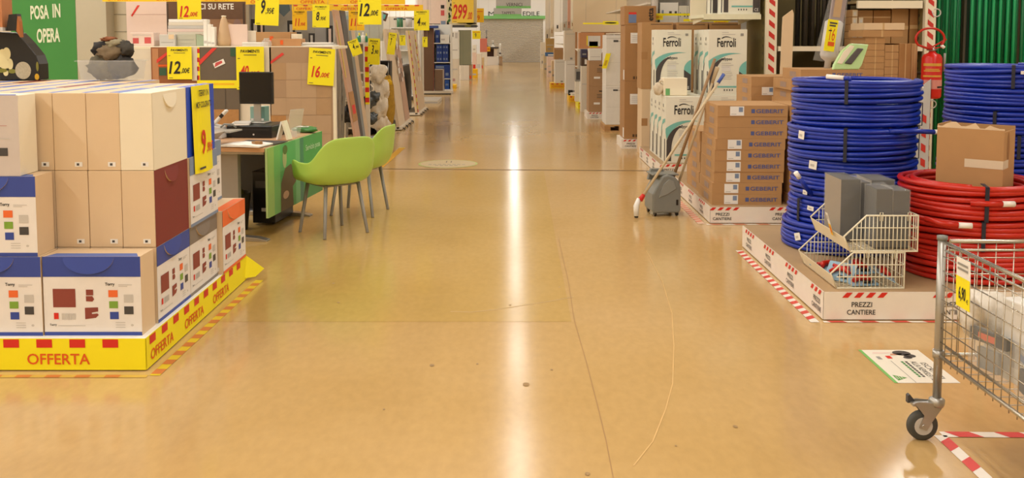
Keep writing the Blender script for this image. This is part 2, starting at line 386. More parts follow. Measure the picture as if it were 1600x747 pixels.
# ================================================================ RIGHT FOREGROUND: pipe coil pallet
ZA = .165
pallet('white skirted pallet under the blue and red pipe coils and wire baskets', 1.76, 4.2, 5.14, 6.98, ZA, '-x', 'p', first=.13)
def coil_mesh(R, r, turns, layers, mt, seed):
    q = random.Random(seed); mb = MB(); seg = 40
    for l in range(layers):
        pts = []; jr = [q.uniform(-.010,.010) for _ in range(turns+2)]; ph = q.uniform(0,6.28); rr = R - l*r*1.9
        for i in range(turns*seg+1):
            t_ = i/seg; a = 2*math.pi*t_ + (0 if l == 0 else ph); k0 = int(t_); fr_ = t_-k0
            j = (jr[k0]*(1-fr_)+jr[k0+1]*fr_) if l == 0 else 0
            z = r + min(max(t_-.5,0), turns-1)*2*r + (.009 if l == 0 else .004)*math.sin(a*(1 if seed % 2 else 2)+ph+t_)*(1 if 0 < k0 < turns-1 else .2)
            pts.append((math.cos(a)*(rr+j), math.sin(a)*(rr+j), z))
        mb.tube(pts, r, mt, 8)
    return mb
strapm = M('dark_strap', (34,36,52), .5)
def coil(label, cx, cy, z, R, r, turns, mt, seed, straps=(), tags=(), tail=None, group=None, layers=3):
    o = coil_mesh(R, r, turns, layers, mt, seed).build('pipe_coil', loc=(cx,cy,z)); tag(o, label, 'pipe coil', group)
    H_ = turns*2*r
    for a in straps:
        a = math.radians(a); u = Vector((math.cos(a), math.sin(a), 0)); t = Vector((-u.y, u.x, 0))
        k = MB(); ro = R+r+.008; ri = R-layers*r*1.9
        pts = [u*ri+Vector((0,0,.004)), u*ro+Vector((0,0,.004)), u*ro+Vector((0,0,H_)), u*ri+Vector((0,0,H_+.003))]
        for p0, p1 in zip(pts, pts[1:]): k.bar(p0, p1, .022, .004, strapm, up=u if abs((p1-p0).z) > .5*(p1-p0).length else (0,0,1))
        k.build('strap', o)
    for a, zz, w_, h_, tl in tags:
        a = math.radians(a); u = Vector((math.cos(a), math.sin(a), 0)); t = Vector((-u.y, u.x, 0))
        fr = Fr(u*(R+r+.012)-t*w_/2+Vector((0,0,zz-h_/2)), t + Vector((0,0,tl)), Vector((0,0,1)) - t*tl)
        k = MB(); k.prism(fr, [(0,0),(w_,0),(w_,h_),(0,h_)], .002, paper)
        k.rect(fr, w_*.2, h_*.3, w_*.7, h_*.6, lgrey); k.build('tag', o)
    if tail:
        for tl_ in tail:
            k = MB(); P = [Vector(p)-Vector((cx,cy,z)) for p in tl_]; k.tube(P[:-1], r, mt, 8); k.build('pipe_tail', o)
            c_ = MB(); c_.tube([P[-2], P[-1]], r*1.02, paper, 8); c_.build('end_cap', o)
    return o
B1 = (2.345, 6.36)
zc = ZA; n7 = [6,5,5,4,7,5,5]
lab = ['blue pipe coil at the bottom of the left blue stack', 'second lowest blue pipe coil of the left blue stack', 'third lowest blue pipe coil of the left blue stack, behind the grey filled basket',
       'fourth lowest blue pipe coil of the left blue stack, white tag on its left', 'blue pipe coil in the middle of the left stack with a tail reaching right',
       'second highest blue pipe coil of the left blue stack', 'topmost blue pipe coil of the left blue stack beneath the drain boxes behind']
for i, n in enumerate(n7):
    ox, oy = [(-.045,-.02),(-.005,.0),(.012,-.01),(.0,.01),(-.015,-.02),(.015,.01),(.015,0)][i]
    st = [(-60,),(200,),(-35,),(),(-115,-28),(-30,),(-118,)][i]
    tg = [((208,.09,.05,.05,.3),),((215,.11,.05,.03,-.1),),((205,.05,.04,.03,0),),((216,.09,.06,.055,-.1),),((203,.16,.055,.055,-.1),),(),()][i]
    R_ = .405
    tl = None
    if i == 2: tl = [[(B1[0]-.34,B1[1]-.22,zc+.04),(B1[0]-.40,B1[1]-.26,zc+.1),(B1[0]-.445,B1[1]-.28,zc+.16),(B1[0]-.475,B1[1]-.29,zc+.2)]]
    if i == 4: tl = [[(B1[0]+.08,B1[1]-.42,zc+.205),(B1[0]+.25,B1[1]-.42,zc+.205),(B1[0]+.38,B1[1]-.40,zc+.198),(B1[0]+.435,B1[1]-.39,zc+.198)]]
    if i == 6: tl = [[(B1[0]-.15,B1[1]-.36,zc+.166),(B1[0]-.19,B1[1]-.34,zc+.170),(B1[0]-.28,B1[1]-.27,zc+.178)], [(B1[0]+.38,B1[1]+.05,zc+.08),(B1[0]+.41,B1[1]-.10,zc+.10),(B1[0]+.385,B1[1]-.18,zc+.104),(B1[0]+.355,B1[1]-.23,zc+.096)]]
    coil(lab[i], B1[0]+ox, B1[1]+oy, zc, R_, .0155, n, bluep, 11+i, st, tg, tl, 'blue pipe coils')
    zc += n*.031 + .0005
zc = ZA
for i, n in enumerate((6,5,6)):
    l_ = ['lowest red pipe coil on the white skirted pallet', 'middle red pipe coil of the red stack', 'topmost red pipe coil, around the open kraft box'][i]
    tl = [[(2.62,5.25,zc+.11),(2.70,5.215,zc+.112),(2.78,5.206,zc+.112),(2.85,5.208,zc+.112)]] if i == 2 else ([[(2.40,5.33,zc+.175),(2.46,5.27,zc+.16),(2.55,5.235,zc+.155),(2.62,5.218,zc+.155)]] if i == 1 else None)
    coil(l_, 2.80+(.006,-.01,0)[i], 5.62+(0,.006,0)[i], zc, .39, .017, n, redp, 31+i, ((-104,) if i else ()), (), tl, 'red pipe coils')
    zc += n*.034 + .0005
zc = ZA
for i in range(8):
    l_ = ['bottom', 'second lowest', 'third lowest', 'fourth lowest', 'fourth highest', 'third highest', 'second highest', 'topmost'][i] + ' blue pipe coil of the right blue stack behind the red coils'
    coil(l_, 3.50+rnd.uniform(-.02,.02)-(.02 if i < 6 else 0), 6.50+rnd.uniform(-.01,.01), zc, .415, .0155, 5, bluep, 41+i, ((-125,),(-100,),(-120,),(-90,),(-110,),(-130,),(),(-117,))[i],
         (((-107,.11,.07,.022,0),) if i == 7 else ((-99,.13,.08,.022,0),) if i == 6 else ()), None, 'blue pipe coils', 2)
    zc += .1555
# open kraft box standing inside the red coils
o = thing('open_box', 'torn open kraft box with a strip of clear tape, standing in the red pipe coils', 'box', (2.825,5.62,ZA), -.70)
k = MB(); w_, d_, h_ = .185, .14, .905
k.box(-w_, w_, -d_, -d_+.006, 0, h_-.02, kraft); k.box(-w_, w_, d_-.006, d_, 0, h_-.01, kraft)
k.box(-w_, -w_+.006, -d_+.006, d_-.006, 0, h_, kraft); k.box(w_-.006, w_, -d_+.006, d_-.006, 0, h_-.03, kraft); k.box(-w_+.006, w_-.006, -d_+.006, d_-.006, .0, .01, kraft)
k.build('carton_body', o)
k = MB(); fr = Fr((-w_,-d_,h_-.021), (1,0,0), (0,0,1)); q = random.Random(3); pts = [(0,0)]; x = 0
pts = [(0,0),(2*w_,0)]
for i in range(15): x = 2*w_*(1-i/14); pts.append((x, q.choice((.006,.014,.024,.038))*(1 if 3 < i < 12 else .7)))
k.prism(fr, pts, .006, kraftp); k.build('torn_edge', o)
k = MB(); k.rect(Fr((-w_,-d_,0), (1,0,0), (0,0,1)), .16, .655, 2*w_+.001, .705, M('clear_tape', (220,204,178), .25), .0015); k.rect(Fr((w_,-d_,0), (0,1,0), (0,0,1)), 0, .655, .12, .705, MATS['clear_tape'], .0015); k.build('tape_strip', o)
k = MB(); k.disc(Fr((w_,-d_,0), (0,1,0), (0,0,1)), .11, .78, .03, .09, M('hole_shade_brown', (150,108,66), .8), e=.001); k.build('hand_hole', o)  # flat disc; darker brown stands in for the shade inside the hand hole
# wire baskets
def basket(label, x, y, z):
    o = thing('wire_basket', label, 'basket', (x, y, z)); D, W_, H_ = .385, .585, .205; xs = .09
    def side(yy):
        k = MB(); r = .004
        k.tube([(0,yy,0),(D,yy,0),(D,yy,H_),(xs,yy,H_),(-.035,yy,.085),(0,yy,0)], .0052, wire, 6)
        for i in range(17):
            xx = .016 + (D-.02)*i/16; zt = H_ if xx > xs else .085 + (xx+.035)/(xs+.035)*(H_-.085)
            k.tube([(xx,yy,0),(xx,yy,zt)], .0029, wire, 5)
        for zz in (.065,.135): k.tube([(.03 if zz > .1 else .0,yy,zz),(D,yy,zz)], .0034, wire, 5)
        for xx in (D*.45, D*.86): k.tube([(xx-.008,yy-.004,H_-.03),(xx-.008,yy-.004,H_+.018),(xx+.008,yy-.004,H_+.018),(xx+.008,yy-.004,H_-.03)], .0025, wire, 5)
        k.build('wire_side', o)
    side(0); side(W_)
    k = MB()
    for i in range(19): yy = W_*i/18; k.tube([(D,yy,H_),(D,yy,0),(0,yy,0)], .0029, wire, 5)
    for zz in (.065,.135): k.tube([(D,0,zz),(D,W_,zz)], .0028, wire, 5)
    k.tube([(D,0,H_),(D,W_,H_)], .004, wire, 6); k.tube([(D,0,0),(D,W_,0)], .004, wire, 6)
    for xx in (.1,.2,.3): k.tube([(xx,0,0),(xx,W_,0)], .0028, wire, 5)
    k.build('wire_back', o)
    k = MB(); k.prism(Fr((-.002,W_,.0), (0,-1,0), (-.38,0,.92)), [(0,0),(W_,0),(W_,.085),(0,.085)], .002, cream); k.build('front_lip', o)
    return o
bk1 = basket('lower cream wire basket holding blue and red packets', 1.85, 5.2, ZA+.004)
bk2 = basket('upper cream wire basket holding grey slabs in plastic', 1.92, 5.2, ZA+.004+.213)
k = MB(); fr = Fr((-.036,.20,.055), (0,-1,0), (-.3,0,.95)); k.prism(fr, [(0,0),(.04,0),(.04,.14),(0,.14)], .001, paper); k.rect(fr, 0, .0, .04, .07, yelo); k.rect(fr, .008, .1, .032, .125, lgrey); k.rect(fr, .01, .015, .03, .055, orr, .002)
k.build('price_tag', bk2)
slabg = M('grey_insulation_slab', (66,64,62), .8, var=.08); slabb = M('taupe_slab_side', (150,136,118), .8)
for j, (l_, x0, x1, y0, y1, h_) in enumerate([
    ('leftmost grey slab pack in the upper wire basket, beside the price tag', 1.94,2.055,5.42,5.70,.37),
    ('second grey slab pack in the upper wire basket with a peak of clear film', 2.062,2.12,5.44,5.68,.35),
    ('grey slab pack with pale side at the near edge of the upper wire basket', 2.075,2.165,5.23,5.40,.345),
    ('near right grey slab pack of the upper wire basket', 2.172,2.265,5.23,5.42,.335),
    ('rear right grey slab pack of the upper wire basket, by the blue coils', 2.135,2.27,5.46,5.70,.36)]):
    z0 = ZA+.22; k = MB(); k.box(x0-(x0+x1)/2, x1-(x0+x1)/2, y0-(y0+y1)/2, y1-(y0+y1)/2, 0, h_, slabg, {'-x': slabb if j != 2 else film})
    o = k.build('slab_pack', loc=((x0+x1)/2,(y0+y1)/2,z0+.003), bevel=.003); tag(o, l_, 'package', 'grey slab packs')
    w_, d_ = (x1-x0)/2+.003, (y1-y0)/2+.003
    k = MB(); n = k.add([(-w_,-d_,.01),(w_,-d_,.01),(w_,d_,.01),(-w_,d_,.01),(-w_,-d_,h_+.004),(w_,-d_,h_+.004),(w_,d_,h_+.004),(-w_,d_,h_+.004),(rnd.uniform(-.02,.02),rnd.uniform(-.05,.03),h_+(.035 if j in (1,2) else .018))])
    for q in ((0,1,5,4),(1,2,6,5),(2,3,7,6),(3,0,4,7),(4,5,8),(5,6,8),(6,7,8),(7,4,8)): k.face([n+i for i in q], film)
    k.build('plastic_wrap', o)
pkb = M('pale_blue_packet_card', (150,184,206), .3, var=.1, scale=30)
pk0 = None
for j, (l_, x, y, z, rx, rz_) in enumerate([
    ('red tool packet lying at the near end of the lower basket', 2.02,5.28,.012,.12,.1), ('red tool packet standing at the open front of the lower basket', 1.93,5.36,.05,.9,-.8),
    ('red tool packet at the far open end of the lower basket', 1.93,5.6,.02,.15,.4), ('red tool packet lying in the middle of the lower basket', 2.06,5.44,.045,.25,.2),
    ('red tool packet near the rear wire of the lower basket', 2.15,5.28,.06,.5,1.3), ('red tool packet at the far rear corner of the lower basket', 2.13,5.62,.02,.2,1.2)]):
    if pk0 is None:
        o = pk0 = MB().box(-.085,.085,-.06,.06,0,.004,pkb).build('tool_packet', loc=(x,y,ZA+.006+z), rot=(rx,0,rz_)); tag(o, l_, 'packet', 'red tool packets')
        k = MB(); k.tube([(-.055,-.02,.018),(-.02,.012,.02),(.03,.015,.02),(.062,-.008,.018)], [.012,.018,.018,.012], redp, 8); k.tube([(-.05,.03,.014),(.0,.02,.016),(.05,.03,.014)], .011, redp, 7); k.tube([(.0,-.03,.012),(.05,-.035,.012)], .008, blackp, 6)
        k.build('red_tool', o)
    else: o = dup(pk0, (x,y,ZA+.006+z), label=l_); o.rotation_euler = (rx,0,rz_)
# ================================================================ drain box pallet
ZG = .145
pallet('white skirted pallet under the stacks of flat kraft drain boxes', 1.70, 3.35, 7.86, 9.95, ZG, '-x', 'p', first=.02)
gbm = MB(); gh = .0955
gbm.box(-.3,.3,-.3,.3,0,gh,kraft)
gfr = Fr((-.3,-.3,0), (1,0,0), (0,0,1)); gbl = M('drain_box_blue_print', (84,96,150), .6, var=.06)
gbm.rect(gfr, .288, .030, .318, .064, gbl); gbm.txt(gfr, 'GEBERIT', .328, .030, .565, .064, gbl, bold=.015)
sfr = Fr((-.3,.3,0), (0,-1,0), (0,0,1)); gbm.rect(sfr, .25, .02, .45, .07, M('faint_blue_print', (160,136,122), .6))
gb2 = MB(); gb2.box(-.3,.3,-.3,.3,0,gh,kraft)
gb2.rect(gfr, .288, .030, .318, .064, gbl); gb2.txt(gfr, 'GEBERIT', .328, .030, .565, .064, gbl, bold=.015); gb2.rect(sfr, .25, .02, .45, .07, MATS['faint_blue_print'])
gA = gbm.build('drain_box', bevel=.004)
k = MB(); k.rect(gfr, .105, .008, .225, .088, paper, .002); k.rect(gfr, .18, .04, .215, .08, steelb, .003); k.rect(gfr, .115, .018, .16, .024, lgrey, .003); kl = k.build('paper_label', gA)
gA['category'] = 'box'; first = True
ordn = ['lowest','second lowest','third lowest','fourth lowest','middle','fourth highest','third highest','second highest','topmost']
off = [-.012,-.008,.004,.006,.008,.012,.026,.03,.03]
for i in range(9):
    l_ = f'{ordn[i]} flat kraft drain box of the front left stack nearest the mop bucket'
    plain = i in (6,7)
    loc = (2.045+off[i], 8.25+rnd.uniform(-.004,.004), ZG+i*(gh+.0005)); rz_ = -.015+rnd.uniform(-.006,.006)
    if first: o = gA; o.location = loc; first = False
    elif plain: o = gA.copy(); COL.objects.link(o); o.location = loc
    else: o = dup(gA, loc)
    o.rotation_euler = (0,0,rz_); tag(o, l_, 'box', 'flat drain boxes')
def gstack(x, y, n, what, z0=ZG, sy=1, lab_from=0):
    for i in range(n):
        o = gA.copy(); COL.objects.link(o); o.location = (x+rnd.uniform(-.008,.008), y+rnd.uniform(-.004,.004), z0+i*(gh+.0005)); o.rotation_euler = (0,0,rnd.uniform(-.012,.012)); o.scale = (1,1,1)
        tag(o, f'drain box {ordn2(i, n)} {what}', 'box', 'flat drain boxes')
        if n > 8 and i % 3 == 0:
            c = kl.copy(); COL.objects.link(c); c.parent = o
def ordn2(i, n):
    w_ = ['lowest','second lowest','third lowest','fourth lowest','fifth lowest','sixth lowest']; h_ = ['topmost','second from top','third from top','fourth from top','fifth from top','sixth from top']
    return w_[i] if i < n/2 else h_[n-1-i]
gstack(2.70, 8.26, 9, 'in the stack between front drain stack and blue coils')
gstack(2.045, 8.88, 6, 'in the low stack behind the front left one')
gstack(2.89, 8.90, 10, 'in the tall stack under the pale green device')
gstack(2.68, 9.54, 11, 'in the rear stack left of the green device')
for i, (x, l_) in enumerate(((2.87, 'second highest drain box of the tall stack under the pale green device'), (2.96, 'topmost drain box carrying the pale green device'))):
    o = gA.copy(); COL.objects.link(o); o.location = (x, 8.83, ZG+(10+i)*(gh+.0005)); tag(o, l_, 'box', 'flat drain boxes')
o = gA.copy(); COL.objects.link(o); o.location = (2.80, 9.56, ZG); tag(o, 'flat kraft drain box at the floor of the rear', 'box', 'flat drain boxes'); bpy.data.objects.remove(o)
# pale green device on the top box
zt = ZG+12*(gh+.0005)
o = thing('cable_tester', 'pale green device with a dark grey grip slanted on the top drain box', 'device', (3.09, 8.62, zt+.001), .15)
k = MB(); fr = Fr((-.15,-.02,0), (1,0,0), (.0,.3,.95))
k.prism(Fr((-.15,-.08,.0),(1,0,0),(.25,.15,.95)), [(0,0),(.25,0),(.27,.04),(.30,.24),(.12,.25),(.05,.18),(.0,.05)], .05, M('pale_green_plastic', (190,226,160), .3)); k.build('shell', o, bevel=.008)
k = MB(); k.prism(Fr((-.15,-.085,.0),(1,0,0),(.25,.15,.95)), [(.02,.06),(.07,.05),(.16,.22),(.12,.235),(.06,.17)], .02, cream); k.build('handle', o, bevel=.004)
k = MB(); k.prism(Fr((-.15,-.095,.0),(1,0,0),(.25,.15,.95)), [(.09,.06),(.16,.05),(.25,.2),(.19,.205)], .03, M('dark_grip', (84,78,78), .4)); k.build('grip', o, bevel=.006)
# ================================================================ mop bucket with poles
o = thing('mop_bucket', 'grey plastic mop bucket with wringer standing on the floor beside the drain boxes', 'bucket', (1.36, 8.32, 0), .12)
k = MB(); fr = Fr((-.13,-.15,.03), (1,0,0), (0,0,1)); out = [(0,.02),(.02,0),(.24,0),(.26,.02),(.26,.22),(.245,.28),(.2,.325),(.14,.345),(.09,.33),(.06,.28),(.0,.17)]
k.prism(fr, out, .28, greyp); k.build('body', o, bevel=.014)
k = MB(); k.prism(Fr((-.105,-.158,.03), (1,0,0), (0,0,1)), [(.03,.14),(.07,.26),(.12,.305),(.165,.29),(.19,.22),(.11,.17)], .01, M('grey_plastic_raised', (140,142,136), .4)); k.build('front_badge', o, bevel=.004)
k = MB(); k.box(-.12,.12,-.11,.11,.36,.375,greyp); k.prism(Fr((-.12,.06,.30),(1,0,0),(0,0,1)), [(0,0),(.16,0),(.15,.1),(.03,.1)], .05, greyp); k.build('wringer', o, bevel=.006)
for sx, sy in ((-.10,-.12),(.10,-.12),(-.10,.1),(.10,.1)):
    k = MB(); k.lathe([(.022,-.011),(.026,-.006),(.026,.006),(.022,.011)], (sx,sy,.026), blackp, 12, 'x'); k.build('caster', o)
k = MB(); k.rect(Fr((-.13,-.15,.03),(1,0,0),(0,0,1)), .215, .07, .235, .12, blackp); k.build('slot', o)
def pole(label, name, p0, p1, r, m, extra=None):
    p0 = Vector(p0); p1 = Vector(p1); o_ = thing(name, label, 'mop', p0); k_ = MB(); k_.tube([(0,0,0), p1-p0], r, m, 10); k_.build('pole', o_)
    if extra: extra(o_, p1-p0)
    return o_
polew = M('pale_wood_pole', (206,186,150), .5, var=.06, scale=20); poleb = M('brown_wood_pole', (150,116,76), .55, var=.08, scale=20); poleg = M('grey_metal_pole', (176,166,148), .35, .3)
def squee(o_, d):
    u = d.normalized(); k_ = MB(); k_.tube([(0,0,0), u*.06], [.024,.018], red, 10); k_.build('joint', o_)
    k_ = MB(); k_.tube([(-.01,0,.015), (-.035,-.02,-.05), (-.035,-.03,-.135)], [.018,.026,.022], white, 8); k_.build('mop_head', o_)
    k_ = MB(); k_.tube([(-.035,-.03,-.12),(-.035,-.03,-.148)], .018, blackp, 8); k_.build('rubber_tip', o_)
    L_ = d.length; k_ = MB(); k_.tube([u*(L_-.1), u*(L_+.0)], .016, M('blue_grip', (70,94,170), .4), 10); k_.build('blue_grip', o_)
b0 = A(1000, 313, 8.1); b1 = A(1131, 116, 8.45)
pole('white mop with red joint and blue tipped pole leaning over the bucket', 'floor_mop', b0, b1, .0125, polew, squee)
b0 = A(1050, 283, 8.36); b1 = A(1117, 92, 8.6)
pole('brown wooden pole rising from the mop bucket', 'mop_pole', b0, b1, .0145, poleb)
b0 = A(1058, 293, 8.40); b1 = A(1121, 105, 8.6)
def flat(o_, d):
    u = d.normalized(); L_ = d.length; k_ = MB(); k_.tube([u*(L_-.16), u*(L_-.02), u*L_], [.014,.022,.02], M('tan_grip', (196,176,140), .5), 10); k_.build('grip', o_)
pole('pale wooden pole behind the brown one in the mop bucket', 'mop_pole', b0, b1, .012, polew, flat)
# ================================================================ wire roll cart
cx, cy = 1.685, 3.585
o = thing('wire_cart', 'chromed wire mesh cart on casters with a yellow price card', 'cart', (cx, cy, 0))
CL, CW, zb, zt = 1.15, .85, .345, .80                       # runs towards the viewer and to the right
k = MB()
k.tube([(0,-.03,zt),(0,-CL,zt)], .008, chrome, 8); k.tube([(0,-.03,zt-.03),(0,-CL,zt-.03)], .005, chrome, 8)
for zz in (zt, zt-.035): k.tube([(.03,0,zz),(CW,0,zz)], .008 if zz == zt else .005, chrome, 8)
for zz in (zt, zb): k.tube([(CW,0,zz),(CW,-CL,zz),(0,-CL,zz)], .007, chrome, 8)
k.tube([(0,0,zb),(0,-CL,zb)], .008, chrome, 8); k.tube([(0,0,zb),(CW,0,zb)], .008, chrome, 8); k.tube([(0.03,0,zb+.03),(0.03,-CL,zb+.03)], .006, chrome, 8)
k.build('rail_frame', o)
def posts(px, py):
    k_ = MB(); k_.tube([(px,py,.17),(px,py,zt+.012)], .0165, alu, 12); p_ = k_.build('corner_post', o)
    k_ = MB(); k_.lathe([(.012,.0),(.02,.0),(.02,.016),(.0,.018)], (px,py,zt+.006), greyp, 12); k_.build('post_cap', p_)
    k_ = MB(); k_.tube([(px,py,zb-.012),(px,py,zb+.02)], .022, alu, 12); k_.build('collar', p_)
    # swivel caster
    k_ = MB(); k_.lathe([(.026,0),(.03,.01),(.03,.028),(.018,.036)], (px,py,.138), alu, 14)
    for s_ in (-1,1): k_.prism(Fr((px-.075, py+s_*.02, .055),(1,0,0),(0,0,1)), [(.0,0),(.03,-.01),(.055,.03),(.095,.09),(.05,.10),(.0,.105),(-.02,.10),(.02,.05)], .003, alu)
    k_.box(px-.10, px+.02, py-.018, py+.018, .142, .152, alu); c_ = k_.build('caster', o)
    k_ = MB(); k_.lathe([(.03,-.014),(.052,-.014),(.06,-.008),(.06,.008),(.052,.014),(.03,.014)], (px-.055,py,.06), rubber, 28, 'y'); k_.build('wheel', c_)
    k_ = MB(); k_.lathe([(.036,-.016),(.036,.016)], (px-.055,py,.06), lgrey, 20, 'y'); k_.lathe([(.01,-.024),(.01,.024)], (px-.055,py,.06), alu, 10, 'y'); k_.build('hub', c_)
    k_ = MB(); k_.prism(Fr((px-.11,py+.01,.145),(1,0,0),(0,0,1)), [(0,0),(.03,.005),(.02,.02),(.008,.035),(0,.03)], .02, dgrey); k_.build('brake_lever', c_)
posts(0, 0); posts(CW, 0)
def mesh_side(fx, n_v, n_h, L_):
    k_ = MB()
    for i in range(1, n_v): t_ = L_*i/n_v; k_.tube([fx(t_, zb-.02), fx(t_, zt)], .0022, chrome, 5)
    for i in range(1, n_h): zz = zb+(zt-zb)*i/n_h; k_.tube([fx(0,zz), fx(L_,zz)], .0024, chrome, 5)
    k_.build('wire_side', o)
mesh_side(lambda t, z: (0,-t,z), 22, 8, CL); mesh_side(lambda t, z: (t,0,z), 12, 7, CW); mesh_side(lambda t, z: (CW,-t,z), 16, 7, CL)
k = MB()
for i in range(1,16): k.tube([(0,-CL*i/16,zb),(CW,-CL*i/16,zb)], .0024, chrome, 5)
for i in range(1,12): k.tube([(CW*i/12,0,zb),(CW*i/12,-CL,zb)], .0024, chrome, 5)
k.build('wire_floor', o)
k = MB(); fr = Fr((-.014,-.16,.595),(0,-1,0),(-.03,0,1)); k.prism(fr, [(0,0),(.105,0),(.105,.185),(0,.185)], .0015, paper)
k.rect(fr, 0, 0, .105, .115, yel); k.txt(fr, '6,90', .022, .022, .075, .08, blk, shear=.2, bold=.02); k.txt(fr, '€', .08, .025, .095, .042, blk)
for j in range(2): k.rect(fr, .012, .14+j*.018, .09, .149+j*.018, grey)
k.build('price_card', o)
# cart contents
def blob(name, label, cat, c, rx, ry, rz_, m, seed, amp=.1, group=None):
    o_ = MB().blob((0,0,rz_), rx, ry, rz_, m, seed, amp).build(name, loc=c); return tag(o_, label, cat, group)
zf = zb + .004
o = MB().box(-.16,.16,-.2,.2,0,.30,M('white_carton', (226,222,214), .6)).build('carton', loc=(cx+.30,cy-.42,zf), rz=.15, bevel=.006); tag(o, 'white carton inside the wire cart', 'box')
k = MB(); fr = Fr((-.16,.2,0),(0,-1,0),(0,0,1)); k.rect(fr, .05, .06, .2, .16, lgrey); k.rect(fr, .22,.1,.34,.2,steelb); k.build('side_print', o)
blob('plastic_bag', 'crumpled white plastic bag in the far corner of the wire cart', 'bag', (cx+.12,cy-.10,zf+.10), .09, .08, .09, M('white_bag', (232,224,210), .35, bump=.5, scale=30), 3, .25)
blob('plastic_bag', 'cream plastic bag lying low behind the post of the wire cart', 'bag', (cx+.22,cy-.12,zf), .10, .09, .05, M('cream_bag', (214,200,176), .4, bump=.5, scale=30), 4, .2)
for j, (l_, x, y, r0) in enumerate((('clear blister pack of a grey charger in the wire cart', .075,-.24,.3), ('clear blister pack with a black adapter in the wire cart', .08,-.48,-.2), ('clear blister pack at the near side of the wire cart', .09,-.72,.25), ('clear blister pack nearest the viewer in the wire cart', .1,-.95,-.1))):
    o = MB().box(-.012,.012,-.09,.09,0,.17,clear).build('blister_pack', loc=(cx+x,cy+y,zf), rz=r0, bevel=.004); tag(o, l_, 'package', 'blister packs in the cart')
    k = MB(); k.box(-.008,.008,-.05,.05,.02,.10, grey if j == 0 else dgrey); k.build('device', o, bevel=.003)
    k = MB(); k.box(-.009,.009,-.085,.085,.12,.165, blk if j == 0 else lgrey, {}); k.rect(Fr((-.009,.085,.12),(0,-1,0),(0,0,1)), .04, .01, .12, .035, orr if j == 0 else steelb); k.build('header_card', o)
for j, (x, y, sx, sy, h_, mm, l_) in enumerate(((.45,-.75,.12,.2,.22,lgrey,'grey carton in the near part of the wire cart'), (.28,-.92,.10,.14,.14,dgrey,'dark grey carton in the near part of the wire cart'), (.62,-.35,.11,.2,.24,M('taupe_carton', (168,150,130), .6),'taupe carton at the far right of the wire cart'), (.33,-.42,.11,.14,.05,blackp,'black flat box lying on the white carton in the cart'))):
    o = MB().box(-sx,sx,-sy,sy,0,h_,mm).build('carton', loc=(cx+x,cy+y,zf+(.301 if j == 3 else 0)), rz=.1*j, bevel=.005); tag(o, l_, 'box')
    k = MB(); k.rect(Fr((-sx,sy,0),(0,-1,0),(0,0,1)), .04, h_*.3, .14, h_*.6, paper if j else yelo); k.build('sticker', o)
